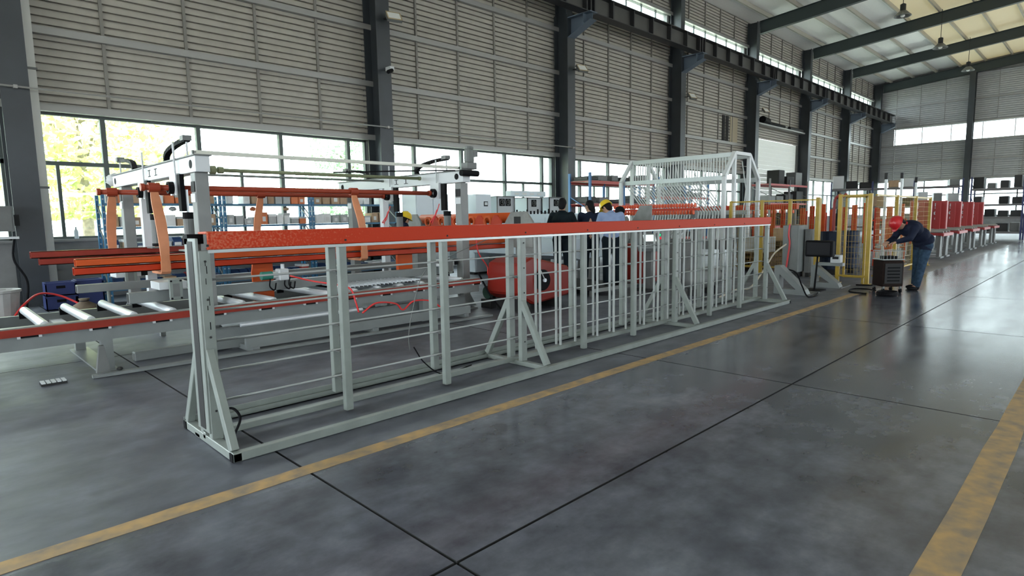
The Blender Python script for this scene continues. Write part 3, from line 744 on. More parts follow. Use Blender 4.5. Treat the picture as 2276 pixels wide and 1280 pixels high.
MB().ell((1.36, 7.03, .05), .03, .03, .02, 8, 5).build('bolt', M_DARK, fb)
pb = thing('box_beam', (2, 7.5, 0), 'grey box section lying on the floor behind the leftmost rack post', 'beam')
MB().box(1.6, 2.2, 7.5, 7.62, .0, .10).build('section', M_STEELB, pb, bevel=.01); MB().box(1.597, 1.6, 7.515, 7.605, .015, .085).build('open_end', M_GREYD, pb)
pl = thing('slotted_tray', (.82, 7.07, 0), 'small white slotted tray lying on the floor at the left', 'tray')
MB().box(.72, .92, 7.0, 7.13, .0, .022).build('base', M_DARK, pl)
for q in range(5): MB().box(.725 + q * .04, .755 + q * .04, 7.0, 7.13, .022, .032).build('slat', M_WHITE, pl)

# ================================================================== GANTRIES WITH SWING ARMS
def gantry(x, label, ends):
    t = thing('gantry', (x, 9.4, 0), label, 'gantry', 'gantries over the conveyor')
    for y, nm in ((7.66, 'n'), (11.1, 'f')):
        l = MB().box(x - .075, x + .075, y - .08, y + .08, .02, 2.08).build('leg', M_LEG, t, bevel=.006)
        MB().box(x - .15, x + .15, y - .17, y + .17, 0, .03).build('foot_plate', M_STEELB, l)
        MB().prism([(x + .075, .03), (x + .26, .03), (x + .075, .32)], 'y', y - .01, y + .01).build('gusset', M_STEELB, l)
        MB().prism([(x - .075, .03), (x - .26, .03), (x - .075, .32)], 'y', y - .01, y + .01).build('gusset', M_STEELB, l)
        MB().box(x - .085, x - .078, y - .06, y + .06, 1.86, 1.98).build('cover_plate', M_DARK, l)
        MB().box(x - .088, x - .078, y - .07, y + .07, 1.74, 1.84).build('label_plate', M_WHITE, l)
    b = MB().box(x - .08, x + .08, 7.52, 11.5, 2.085, 2.27).build('cross_beam', M_WHITE, t, bevel=.006)
    MB().box(x - .1, x + .1, 7.5, 11.52, 2.27, 2.285).build('cap_plate', M_GREYD, b)
    for y in (9.1, 9.4):      # two I-shaped slots in the face
        for (a, c, d, e) in ((y - .06, y + .06, 2.215, 2.225), (y - .01, y + .01, 2.145, 2.225), (y - .06, y + .06, 2.135, 2.145)):
            MB().box(x - .083, x - .08, a, c, d, e).build('slot', M_BLACK, b)
    MB().cyl((x - .084, 7.68, 2.18), (x - .08, 7.68, 2.18), .05, n=16).build('port', M_BLACK, b); MB().cyl((x - .084, 11.35, 2.18), (x - .08, 11.35, 2.18), .05, n=16).build('port', M_BLACK, b)
    for y in (8.2, 9.6):      # bearing carriages for the swing tubes
        c = MB().box(x - .14, x - .085, y - .12, y + .12, 1.985, 2.10).box(x - .14, x - .085, y - .12, y - .055, 1.84, 1.985).box(x - .14, x - .085, y + .055, y + .12, 1.84, 1.985).build('bearing_plate', M_WHITE, t)
        MB().ring(.05, .075, -.06, 0, (x - .14, y, 1.93), 14, 'x').build('bearing', M_BLACK, c)
        MB().box(x - .14, x - .09, y - .28, y - .17, 1.64, 2.08).build('hanger', M_BLACK, t)
        cy = MB().cyl((x - .06, y - .23, 1.22), (x - .06, y - .23, 1.55), .06, n=14).build('air_cylinder', M_GREYD, t, smooth=False)
        MB().cyl((x - .06, y - .23, 1.55), (x - .06, y - .23, 1.63), .064, n=14).build('cylinder_head', M_BLACK, cy); MB().cyl((x - .06, y - .23, 1.19), (x - .06, y - .23, 1.23), .064, n=14).build('cylinder_foot', M_BLACK, cy)
        MB().cyl((x - .06, y - .23, 1.62), (x - .06, y - .23, 1.9), .018, n=8).build('piston_rod', M_CHROME, cy)
        MB().box(x - .16, x + .04, y - .36, y - .1, 1.165, 1.18).build('shelf_plate', M_GREYD, t)
        MB().cyl((x - .11, y - .02, 2.1), (x - .11, y - .02, 2.48), .012, n=8).build('stay_rod', M_WHITE, t)
        MB().box(x - .1, x + .02, y + .24, y + .36, .10, 2.08).build('hanging_post', M_WHITE, t) if y > 9 else None
    # energy chains on top
    for y0, s in ((10.6, 1), (8.75, -1)):
        pts = [(x, y0 + .9 * s, 2.30), (x, y0 + .5 * s, 2.36), (x, y0, 2.44), (x, y0 - .14 * s, 2.40), (x, y0 - .16 * s, 2.30)]
        pts = [(x, y0 + (.75 * s), 2.50), (x, y0 + .35 * s, 2.48), (x, y0 - .02 * s, 2.42), (x, y0 - .12 * s, 2.34), (x, y0 - .1 * s, 2.29)]
        cc = MB(); sp = spline(pts, 5)
        for a, c in zip(sp[:-1], sp[1:]): cc.bar(a, a + (c - a) * .85, .07, .05)
        cc.build('energy_chain', M_BLACK if s < 0 else M_DARK, t)
        MB().box(x - .05, x + .05, y0 + .7 * s - .06, y0 + .7 * s + .06, 2.49, 2.55).build('chain_anchor', M_GREYD, t)
        MB().cyl((x, y0 + .72 * s, 2.28), (x, y0 + .72 * s, 2.5), .012, n=6).build('chain_post', M_WHITE, t)
    return t
g1 = gantry(2.45, 'white gantry portal behind the left end of the rack, with black energy chains on top', 0)
g2 = gantry(6.45, 'white gantry portal in the middle of the line with a grey geared motor on top', 1)
gm_ = thing('geared_motor', (6.55, 7.55, 2.29), 'grey geared motor standing on the near end of the second gantry', 'motor')
MB().box(6.42, 6.62, 7.45, 7.62, 2.29, 2.40).build('gearbox', M_GREYD, gm_, bevel=.01)
MB().lathe([(.075, 0), (.08, .02), (.08, .19), (.07, .21), (.075, .22), (.075, .25), (.04, .26)], (6.52, 7.53, 2.40), 14).build('motor', mat('motor_grey', (.12, .13, .12), .5), gm_, smooth=False)
for q in range(6): MB().lathe([(.084, 0), (.084, .01)], (6.52, 7.53, 2.43 + q * .025), 14).build('cooling_fin', M_GREYD, gm_)
MB().box(6.58, 6.68, 7.5, 7.6, 2.5, 2.6).build('terminal_box', M_GREYD, gm_)
MB().cyl((6.25, 7.42, 2.22), (6.6, 7.42, 2.22), .05, n=12).build('coupling', M_BLACK, gm_)
def long_tube(x0, x1, y, z, r, m, label, z1=None, square=False):
    t = thing('tie_bar', (x0, y, z), label, 'bar', 'long bars between the gantries')
    if square: MB().box(x0, x1, y - r, y + r, z - r, z + r).build('bar', m, t)
    else: MB().cyl((x0, y, z), (x1, y, z), r, n=12).build('bar', m, t, smooth=True)
    for xx in (x0, x1): MB().cyl((xx - .02, y, z), (xx + .02, y, z), r * (1.35 if not square else 1.1), n=12).build('end_collar', m if not square else M_GREYD, t)
    return t
long_tube(2.4, 6.38, 7.64, 2.317, .022, mat('cream', (.6, .6, .52), .5), 'flat cream top bar joining the two gantries at the near side', square=True)
ls = long_tube(2.58, 6.3, 8.6, 2.20, .025, mat('olive', (.22, .25, .14), .5), 'greenish drive shaft with a coupling between the gantries')
for q, (xx, rr) in enumerate(((2.62, .06), (2.72, .075), (2.82, .05), (2.92, .055), (3.02, .045))): MB().cyl((xx - .035, 8.6, 2.2), (xx + .035, 8.6, 2.2), rr, n=12).build('coupling', mat('olive', (.2, .2, .1)), ls)
long_tube(2.56, 6.33, 9.8, 2.22, .018, M_STEEL, 'thin grey rod between the gantries below the drive shaft')
ta = long_tube(1.98, 6.2, 8.2, 1.93, .034, M_TUBE, 'orange-red swing tube nearer to the rack, carrying curved arms')
tf = long_tube(1.80, 6.2, 9.6, 1.93, .034, M_TUBE, 'orange-red swing tube farther from the rack, carrying curved arms')
def swing_arm(x, y, s, label):
    """s=+1: hook opens towards +Y (near arms), -1 mirrored"""
    t = thing('swing_arm', (x, y, .9), label, 'swing arm', 'curved swing arms')
    hub = MB().ring(.037, .058, -.06, .06, (x, y, 1.93), 14, 'x').build('hub', M_TUBE, t)
    path = [(y - .01 * s, 1.872), (y - .06 * s, 1.75), (y - .18 * s, 1.5), (y - .235 * s, 1.25), (y - .235 * s, 1.0)]
    pts = spline([(0, a, b) for a, b in path], 5)
    mb = MB()
    for k, p in enumerate(pts):
        d = (pts[min(k + 1, len(pts) - 1)] - pts[max(0, k - 1)]).normalized(); n = Vector((0, -d.z, d.y)); wd = .011; hw = .035 + .022 * math.sin(PI * (k + 2) / (len(pts) + 3))
        for xx in (x - hw, x + hw):
            for e in (-1, 1): mb.v.append((xx, p.y + n.y * wd * e, p.z + n.z * wd * e))
    for k in range(len(pts) - 1):
        a = 4 * k; b = a + 4
        mb.f += [(a, a + 1, b + 1, b), (a + 2, b + 2, b + 3, a + 3), (a, b, b + 2, a + 2), (a + 1, a + 3, b + 3, b + 1)]
    e = 4 * (len(pts) - 1); mb.f += [(0, 2, 3, 1), (e, e + 1, e + 3, e + 2)]
    mb.build('blade', M_ARM, t)
    # tray-shaped hook
    poly = [(y - .25 * s, 1.06), (y - .25 * s, .93), (y - .2 * s, .90), (y + .16 * s, .90), (y + .30 * s, 1.05), (y + .27 * s, 1.07), (y + .14 * s, .93), (y - .19 * s, .93), (y - .22 * s, .96), (y - .22 * s, 1.06)]
    MB().prism(poly, 'x', x - .05, x + .05).build('hook', M_ARM, t)
    return t
swing_arm(2.10, 8.2, 1, 'orange curved swing arm just left of the first gantry leg'); swing_arm(4.78, 8.2, 1, 'orange curved swing arm hanging midway between the gantries')
swing_arm(1.95, 9.6, -1, 'orange curved swing arm at the far left beside the blue shelf'); swing_arm(3.95, 9.6, -1, 'orange curved swing arm farther back, right of the first gantry')
# orange end plates standing on the conveyor
for (x, y, z0, z1, lab) in ((3.22, 8.2, .43, 1.02, 'tall orange plate standing up between the conveyor rollers near the valve'), (5.55, 8.2, .62, 1.09, 'orange plate standing on the conveyor left of the second gantry')):
    t = thing('stop_plate', (x, y, z0), lab, 'plate', 'orange stop plates')
    pp = [(x, z0), (x + .26, z0), (x + .26, z1 - .1), (x + .24, z1), (x + .01, z1), (x - .03, z1 - .2)]
    MB().prism(pp, 'y', y, y + .03).build('plate', M_ORANGE, t); MB().box(x + .02, x + .05, y + .03, y + .12, z0, z1 - .05).build('rib', M_ORANGE, t)
    MB().box(x - .02, x + .28, y + .0, y + .12, .40, z0).build('foot', M_GREYD, t)
# long steel profiles lying in the hooks
def profile(x0, x1, y, z, m, label, w=.12, h=.085):
    t = thing('steel_profile', (x0, y, z), label, 'steel profile', 'painted profiles in the hooks')
    MB().box(x0, x1, y - w / 2, y - w / 2 + .008, z, z + h).box(x0, x1, y - w / 2, y + w / 2, z + h - .008, z + h).box(x0, x1, y + w / 2 - .008, y + w / 2, z, z + h).build('channel', m, t)
    MB().box(x0, x1, y - w / 2, y - w / 2 + .03, z, z + .01).box(x0, x1, y + w / 2 - .03, y + w / 2, z, z + .01).build('lip', m, t)
profile(1.22, 7.85, 8.10, .945, M_RED, 'orange-red steel profile, lowest and nearest of the four in the hooks')
profile(1.24, 7.8, 8.10, 1.04, M_ORANGE, 'orange steel profile lying on top of the nearest one in the hooks')
profile(1.10, 7.75, 9.60, 1.0, M_MAROON, 'maroon steel profile, lower one of the far pair in the hooks')
profile(1.02, 7.7, 9.60, 1.09, M_MAROON, 'maroon steel profile, upper one of the far pair, reaching farthest left')

# ================================================================== BLUE PARTS SHELVES UNDER THE WINDOWS
NTH = ['first', 'second', 'third', 'fourth', 'fifth', 'sixth', 'seventh', 'eighth', 'ninth', 'tenth', 'eleventh', 'twelfth']
M_SHELF = mat('shelf_board_blue', (.05, .15, .25), .5)
BOXM = {'white': mat('box_white', (.74, .75, .74), .7, noise=.06), 'grey': mat('box_grey', (.42, .43, .42), .7, noise=.12), 'brown cardboard': mat('box_brown', (.40, .27, .17), .8, noise=.1),
        'orange': mat('box_orange', (.60, .17, .06), .6, noise=.1), 'dark blue': mat('box_blue', (.03, .06, .15), .5), 'red': mat('box_red', (.42, .05, .04), .6, noise=.1), 'black': mat('box_black', (.03, .03, .03), .6)}
M_LABEL = mat('paper_label', (.66, .66, .64), .7)
def upright(mb, holes, x, y0, y1, h):
    for y in (y0, y1):
        mb.box(x - .03, x + .03, y - .004, y + .004, 0, h); mb.box(x - .03, x - .022, y - .035, y + .035, 0, h)
        z = .15
        while z < h - .05:
            holes.box(x - .012, x + .012, y - .0055, y - .004, z, z + .03); z += .12
def shelf_unit(x0, x1, y0, y1, levels, h, label, m=None):
    t = thing('parts_shelf', ((x0 + x1) / 2, (y0 + y1) / 2, 0), label, 'shelf', 'blue parts shelves')
    for x in (x0, x1):
        a, b = MB(), MB(); upright(a, b, x, y0, y1, h); u = a.build('upright', m or M_BLUE, t); b.build('punched_hole', M_WHITE, u)['kind'] = 'stuff'
        z = .3
        br = MB()
        while z < h - .4: br.bar((x, y0, z), (x, y1, z + .35), .02, .02); z += .4
        br.build('lacing', M_STEEL, u)
    for z in levels: MB().box(x0, x1, y0 - .01, y1, z - .04, z).build('shelf_board', M_SHELF, t)
    return t
def goods_row(x0, x1, y0, y1, z, where, hmax, kinds, n):
    w = (x1 - x0) / n; k = 0
    for q in range(n):
        if random.random() < .07: continue
        c = random.choice(kinds); a = x0 + q * w + random.uniform(.01, .05) * w; b = a + w * random.uniform(.7, .93)
        hh = hmax * random.uniform(.45, 1.0); d0 = y0 + random.uniform(.0, .06); d1 = d0 + (y1 - y0) * random.uniform(.55, .85)
        lab = '%s box, %s from left, %s' % (c, NTH[k], where)
        if c in ('dark blue',):
            t = thing('parts_bin', ((a + b) / 2, d0, z), lab.replace('box', 'labelled bin'), 'bin', 'bins and boxes on the blue shelves')
            MB().prism([(d0 + .03, z), (d1, z), (d1, z + hh), (d0 + .1, z + hh), (d0, z + hh * .6)], 'x', a, b).build('bin_body', BOXM[c], t)
            MB().box(a + .02, b - .02, d0 - .002, d0 + .002 + .012, z + hh * .18, z + hh * .5).build('label_card', M_LABEL, t)
        else:
            t = thing('storage_box', ((a + b) / 2, d0, z), lab, 'box', 'bins and boxes on the blue shelves')
            MB().box(a, b, d0, d1, z, z + hh).build('carton', BOXM[c], t, bevel=.006)
            if random.random() < .55: MB().box(a - .004, b + .004, d0 - .004, d1 + .004, z + hh * .78, z + hh + .004).build('lid', BOXM[random.choice(['white', 'grey', c])], t)
            else: MB().box(a + (b - a) * .25, a + (b - a) * .7, d0 - .003, d0, z + hh * .25, z + hh * .65).build('label_card', M_LABEL, t)
        k += 1
LV = [.28, .64, 1.02, 1.44, 1.89]; LN = ['lowest shelf', 'second lowest shelf', 'middle shelf', 'second highest shelf', 'top shelf']
units = [(2.55, 4.62, 'left blue shelf unit'), (4.70, 6.60, 'middle blue shelf unit'), (6.68, 9.0, 'right blue shelf unit')]
for ui, (a, b, nm) in enumerate(units):
    shelf_unit(a, b, 13.3, 13.8, LV, 2.05, ['blue perforated parts shelf nearest the leftmost column', 'blue perforated parts shelf behind the middle of the swing tubes', 'blue parts shelf just left of the dark column with the floodlight'][ui])
    for li, z in enumerate(LV):
        kinds = ['white', 'grey', 'brown cardboard', 'white', 'grey', 'orange'] if li >= 3 else (['dark blue'] * 4 + ['red', 'brown cardboard'] if li < 2 else ['grey', 'red', 'brown cardboard', 'dark blue', 'white'])
        goods_row(a + .06, b - .06, 13.315, 13.78, z + .003, LN[li] + ', ' + nm, .30 if li == 4 else (.27 if li == 3 else .22), kinds, 10 if li >= 3 else 9)
# plastic bags and odd bits on the upper shelves
def lump(c, r, m, name, label, cat, group=None, flat=.6, seed=0):
    rnd = random.Random(seed); mb = MB().ell(c, r, r * .8, r * flat, 12, 8)
    mb.v = [tuple(Vector(v) + Vector((rnd.uniform(-1, 1), rnd.uniform(-1, 1), rnd.uniform(-.6, 1))) * r * .16) for v in mb.v]
    zmin = min(v[2] for v in mb.v); mb.v = [(x, y, z - zmin + c[2]) for x, y, z in mb.v]
    return tag(mb.build(name, m, smooth=True), label, cat, group)
lump((5.35, 13.45, 1.735), .07, BOXM['orange'], 'plastic_bag', 'crumpled orange plastic bag on the middle blue shelf unit', 'bag', flat=.6, seed=1)
lump((3.75, 13.45, 1.735), .07, BOXM['grey'], 'plastic_bag', 'crumpled grey plastic bag on the left blue shelf unit', 'bag', seed=2)
lump((6.1, 13.45, 1.735), .07, BOXM['brown cardboard'], 'plastic_bag', 'crumpled brown bag on the middle blue shelf unit', 'bag', flat=.55, seed=3)
lump((2.8, 13.45, 2.2), .15, BOXM['white'], 'plastic_bag', 'white plastic bag on top of the left blue shelf unit', 'bag', flat=.8, seed=4)

# ---- clutter by the leftmost column
bn = thing('waste_bin', (.85, 12.3, 0), 'pale grey open waste bin standing at the left edge', 'bin')
MB().lathe([(.24, 0), (.29, .45), (.31, .46), (.31, .50), (.27, .50), (.22, .05)], (.85, 12.4, 0), 18).build('tub', mat('bin_grey', (.42, .42, .41), .6, noise=.1), bn, smooth=False)
MB().bar((.75, 12.4, .42), (.7, 12.45, .75), .2, .02, up=(0, 1, 0)).build('board', M_GREYD, bn)
def crate(x, y, z, w, d, h, m, label):
    t = thing('plastic_crate', (x, y, z), label, 'crate', 'blue crates by the wall')
    mb = MB().box(x, x + w, y, y + .02, z, z + h).box(x, x + w, y + d - .02, y + d, z, z + h).box(x, x + .02, y, y + d, z, z + h).box(x + w - .02, x + w, y, y + d, z, z + h).box(x, x + w, y, y + d, z, z + .02)
    mb.build('shell', m, t); MB().box(x - .012, x + w + .012, y - .012, y, z + h - .03, z + h).build('rim', m, t)
    MB().box(x + w * .35, x + w * .65, y - .004, y, z + h * .55, z + h * .75).build('hand_hole', M_BLACK, t)
    MB().box(x + .03, x + w - .03, y + .03, y + d - .03, z + .02, z + h * .8).build('contents', M_DARK, t)
M_CRATE = mat('crate_blue', (.02, .035, .14), .5)
crate(1.55, 13.2, 0, .45, .35, .25, M_CRATE, 'dark blue crate, lower one of the stack beside the leftmost column'); crate(1.56, 13.2, .252, .44, .34, .24, M_CRATE, 'dark blue crate, upper one of the stack beside the leftmost column')
crate(2.02, 13.3, .0, .42, .34, .5, M_CRATE, 'tall dark blue crate between the stack and the blue shelf')
cable('red_hose', [(.95, 12.0, .02), (1.15, 12.2, .25), (1.4, 12.5, .38), (1.7, 12.6, .3), (2.0, 12.4, .1), (2.2, 12.3, .02)], .018, M_HOSE, 'red hose arching off the floor beside the waste bin', 'hose')
cable('red_hose', [(.5, 9.6, .02), (.9, 10.2, .1), (1.3, 10.5, .14), (1.7, 10.3, .06), (2.1, 10.2, .02)], .018, M_HOSE, 'red hose lying on the floor behind the first conveyor rollers', 'hose')
cable('black_cable', [(1.3, 14.1, 1.3), (1.25, 14.0, .9), (1.4, 13.95, .5), (1.35, 13.9, .02)], .02, M_BLACK, 'thick black cable hanging down the leftmost column')
sk = thing('cloth_sack', (1.75, 11.2, 0), 'brown cloth sack on the floor behind the conveyor', 'sack')
MB().lathe([(.05, 0), (.2, .02), (.22, .12), (.15, .26), (.05, .32), (.08, .36)], (1.8, 11.3, 0), 14).build('bag', mat('sack_brown', (.13, .10, .07), .9, noise=.3), sk, smooth=True); MB().lathe([(.055, .31), (.065, .325), (.055, .34)], (1.8, 11.3, 0), 12).build('tie', M_DARK, sk)
cp = thing('control_box', (1.2, 13.8, 1.3), 'grey control box mounted on the leftmost column', 'control box')
MB().box(.85, 1.30, 13.85, 14.12, 1.40, 1.85).build('enclosure', M_GREYD, cp, bevel=.01); MB().box(.88, 1.27, 13.84, 13.85, 1.43, 1.82).build('door', M_GREYD, cp); MB().box(1.0, 1.34, 13.8, 13.95, 1.27, 1.31).build('lamp_strip', M_WHITE, cp); MB().box(1.2, 1.4, 14.1, 14.195, 1.5, 1.7).build('bracket', M_DARK, cp)
bt = thing('water_bottle', (2.3, 14.82, 1.225), 'small clear plastic bottle on the window sill left of the blue shelf', 'bottle')
MB().lathe([(.035, 0), (.04, .02), (.04, .15), (.016, .2), (.016, .22)], (2.35, 14.88, 1.222), 10).build('bottle', mat('clear_plastic', (.6, .68, .72), .15), bt, smooth=True); MB().cyl((2.35, 14.88, 1.442), (2.35, 14.88, 1.462), .018, n=8).build('cap', M_WHITE, bt)

# ================================================================== WHITE CABINETS
wc_ = thing('tall_cabinet', (9.3, 12.5, 0), 'tall plain white cabinet right of the dark column with the floodlight', 'cabinet')
MB().box(8.92, 9.95, 12.35, 12.95, .08, 2.13).build('body', mat('cool_white', (.62, .68, .72), .4), wc_, bevel=.01)
MB().box(8.94, 9.42, 12.335, 12.35, .12, 2.1).build('door', MATS['cool_white'], wc_); MB().box(9.45, 9.93, 12.335, 12.35, .12, 2.1).build('door', MATS['cool_white'], wc_)
MB().box(8.92, 9.95, 12.38, 12.95, 0, .08).build('plinth', M_DARK, wc_); MB().box(9.38, 9.40, 12.315, 12.335, 1.0, 1.2).build('handle', M_CHROME, wc_)
lc = thing('switchgear_base', (12.4, 12.4, 0), 'long white low switchgear cabinet below the row of fan boxes', 'cabinet')
MB().box(10.6, 14.5, 12.1, 12.75, .06, 1.62).build('body', MATS['cool_white'], lc, bevel=.01); MB().box(10.6, 14.5, 12.14, 12.75, 0, .06).build('plinth', M_DARK, lc)
for q in range(5): MB().box(10.64 + q * .775, 11.36 + q * .775, 12.085, 12.1, .12, 1.56).build('door', MATS['cool_white'], lc)
def fan_box(x0, x1, z1, label, fans=1, lower=False):
    t = thing('fan_cabinet', ((x0 + x1) / 2, 12.4, 1.62), label, 'control box', 'control boxes on the switchgear')
    mb = MB().box(x0, x1, 12.65, 12.7, 1.62, z1).box(x0, x0 + .02, 12.12, 12.65, 1.62, z1).box(x1 - .02, x1, 12.12, 12.65, 1.62, z1).box(x0, x1, 12.12, 12.65, z1 - .02, z1).box(x0, x1, 12.12, 12.65, 1.62, 1.64)
    mb.build('shell', MATS['cool_white'], t)
    MB().box(x0 + .02, x1 - .02, 12.15, 12.16, 1.64, z1 - .02).build('door', mat('door_grey', (.45, .47, .48), .4), t)
    for s in ((x0, x0 + .03), (x1 - .03, x1)): MB().box(s[0], s[1], 12.1, 12.12, 1.62, z1).build('door_frame', M_DARK if fans == 1 else M_GREYD, t)
    MB().box(x0, x1, 12.1, 12.12, z1 - .03, z1).build('door_frame', M_GREYD, t)
    for f in range(fans):
        cx = x0 + (x1 - x0) * (f + 1) / (fans + 1); zc = z1 - .17; r = .085
        g = MB().box(cx - r - .015, cx + r + .015, 12.135, 12.15, zc - r - .015, zc + r + .015).build('fan_grille', M_BLACK, t)
        MB().lathe([(r * .95, 0), (r * .95, .008), (r * .8, .008), (r * .8, 0)], (cx, 12.126, zc), 16, 'y').build('fan_ring', M_GREYD, g)
        for b in range(4):
            a = b * PI / 2; MB().bar((cx, 12.13, zc), (cx + r * .7 * math.cos(a), 12.13, zc + r * .7 * math.sin(a)), .012, .05, up=(0, 1, 0)).build('fan_blade', M_GREYD, g)
fan_box(11.45, 12.15, 2.1, 'leftmost fan box with two square black fans on the white cabinet', 2); fan_box(12.65, 13.3, 2.08, 'middle fan box with a single black fan on the white cabinet'); fan_box(13.6, 14.32, 2.1, 'rightmost fan box with a black fan, beside the standing worker')
sb_ = thing('switch_box', (10.95, 12.3, 1.62), 'white switch box with a small black display left of the fan boxes', 'control box')
MB().box(10.7, 11.25, 12.12, 12.6, 1.62, 2.14).build('enclosure', MATS['cool_white'], sb_, bevel=.01); MB().box(10.98, 11.12, 12.11, 12.12, 1.82, 1.95).build('display', M_BLACK, sb_); MB().box(11.0, 11.10, 12.105, 12.11, 1.85, 1.93).build('dial', M_WHITE, sb_)
tp = thing('roof_unit', (12.9, 12.6, 2.14), 'long white vented box above the fan boxes', 'box')
MB().box(12.4, 13.9, 12.5, 12.75, 2.12, 2.28).build('body', MATS['cool_white'], tp, bevel=.02)
for q in range(4): MB().box(12.55 + q * .32, 12.72 + q * .32, 12.495, 12.5, 2.17, 2.22).build('vent', M_LABEL, tp)

# ================================================================== WIRE MESH WELDING MACHINE
wm_ = thing('mesh_welder', (11.1, 9.8, 0), 'long pale blue-white welding machine body behind the workers', 'machine')
M_PALE = mat('pale_blue_panel', (.52, .60, .66), .35)
MB().box(10.8, 11.6, 8.55, 12.0, .55, 1.58).build('main_housing', M_PALE, wm_, bevel=.02)
MB().prism([(10.35, .62), (10.8, .5), (10.8, 1.0), (10.42, 1.0)], 'y', 8.58, 11.9).build('front_apron', M_PALE, wm_)
for q in range(3): MB().box(10.792, 10.8, 8.65 + q * 1.1, 9.65 + q * 1.1, .7, 1.5).build('access_panel', M_PALE, wm_)
for y in (8.65, 10.2, 11.7): MB().box(10.9, 11.5, y, y + .18, 0, .55).build('leg', M_GREYD, wm_)
for q in range(14): MB().cyl((10.95, 9.4 + q * .12, 1.58), (10.95, 9.4 + q * .12, 1.66 + .04 * (q % 3 == 0)), .022, n=8).build('connector', M_BLACK, wm_)
MB().box(10.7, 11.3, 6.95, 7.4, .08, .92).build('side_guard', mat('glossy_red', (.20, .014, .008), .28, 0, .35), wm_, bevel=.03)
pf = thing('work_platform', (9.7, 7.7, 0), 'low dark steel platform under the group of workers', 'platform')
MB().box(8.9, 10.34, 6.87, 8.5, .12, .15).build('deck', M_DARK, pf)
for x in (8.95, 10.29):
    for y in (6.92, 8.45): MB().box(x - .03, x + .03, y - .03, y + .03, 0, .12).build('leg', M_GREYD, pf)
MB().box(8.9, 10.34, 6.85, 6.87, .08, .15).build('edge_trim', M_ROD, pf)
# red belt-guard machine in front of the platform
rg = thing('red_guarded_machine', (7.2, 6.9, 0), 'glossy red machine guard with a black flywheel behind the rack', 'machine')
MB().prism([(6.58, .30), (6.92, .12), (7.8, .2), (7.8, .68), (6.88, .88), (6.62, .78)], 'y', 6.5, 7.25).build('guard', mat('glossy_red', (.20, .014, .008), .28, 0, .35), rg, bevel=.03)
wh = MB().lathe([(.02, 0), (.15, .0), (.17, .02), (.17, .05), (.14, .05), (.05, .03)], (7.1, 6.44, .50), 22, 'y').build('flywheel', M_BLACK, rg); MB().cyl((7.1, 6.41, .50), (7.1, 6.46, .50), .03, n=10).build('hub', M_CHROME, wh); MB().bar((7.1, 6.42, .5), (7.0, 6.42, .66), .012, .012).build('crank', M_ROD, wh)
for x in (6.8, 7.6): MB().box(x - .05, x + .05, 6.55, 7.2, 0, .2).build('foot', M_DARK, rg)
mp_ = thing('pump_motor', (6.75, 7.5, 0), 'dark green motor with black cables at the foot of the second gantry', 'motor')
MB().cyl((6.75, 7.42, .26), (7.12, 7.42, .26), .11, n=16).build('motor_body', mat('dark_green', (.03, .07, .05), .4), mp_)
for q in range(7): MB().lathe([(.118, 0), (.118, .012)], (6.79 + q * .045, 7.42, .26), 16, 'x').build('cooling_fin', M_DARK, mp_)
MB().box(6.72, 7.15, 7.3, 7.54, 0, .15).build('bed', M_DARK, mp_)
cable('black_cable', [(6.5, 7.35, .62), (6.52, 7.2, .4), (6.5, 7.0, .2), (6.45, 6.7, .03)], .015, M_BLACK, 'black cable curving down beside the red guarded machine')
cable('red_hose', [(6.55, 7.45, 1.3), (6.6, 7.45, .95), (6.75, 7.4, .7), (6.72, 7.35, .56), (6.85, 7.32, .48), (6.98, 7.3, .5), (6.9, 7.28, .56)], .01, M_HOSE, 'red air hose hanging down the second gantry leg', 'hose')
for i_, (gx, gy) in enumerate(((6.25, 8.0), (6.25, 9.45))):
    cable('red_hose', [(gx, gy, 1.75), (gx - .05, gy + .02, 1.6), (gx - .12, gy + .1, 1.45), (gx - .02, gy + .12, 1.5), (gx - .04, gy + .02, 1.65), (gx - .1, gy + .08, 1.42)], .008, M_HOSE, ['coiled red air hose at the near cylinder of the second gantry', 'coiled red air hose at the far cylinder of the second gantry'][i_], 'hose')
cable('black_cable', [(4.9, 9.0, 2.27), (5.6, 8.2, 2.27), (6.2, 7.50, 2.26)], .012, M_BLACK, 'black cable stretched across the top of the second gantry')
# orange collector row with chamfered plates
col_ = thing('collector', (8.1, 9.6, 0), 'row of orange notched plates on a long round orange beam left of the workers', 'machine')
MB().cyl((8.40, 8.25, 1.50), (8.40, 11.4, 1.50), .105, n=18).build('beam', M_ORANGE, col_, smooth=True)
def oct_plate(y0, y1, z0, z1, x, th, m, nm, c=.16):
    poly = [(y0, z0), (y1, z0), (y1, z1 - c * 1.2), (y1 - c, z1), (y0 + c, z1), (y0, z1 - c * 1.2)]
    return MB().prism(poly, 'x', x, x + th).build(nm, m, col_, bevel=.008)
M_PGREY = mat('plate_grey', (.22, .22, .21), .5, noise=.1, nscale=8)
p_ = oct_plate(7.48, 8.2, .95, 1.61, 7.95, .05, M_PGREY, 'end_plate'); MB().box(7.945, 7.95, 7.78, 7.95, 1.36, 1.52).build('nameplate', M_DARK, p_)
oct_plate(10.85, 11.6, .95, 1.61, 7.95, .05, M_PGREY, 'end_plate')
for y in (8.5, 8.98, 9.46, 9.94, 10.42):
    q_ = oct_plate(y - .15, y + .15, 1.05, 1.56, 8.0, .03, M_RED, 'notched_plate', .1)
    MB().ring(.07, .11, 0, .04, (7.99, y + .24, 1.44), 18, 'x').build('ring', M_ORANGE, q_)
for y in (7.85, 11.2): MB().box(8.0, 8.45, y - .12, y + .12, 0, 1.4).build('pedestal', M_PGREY, col_)
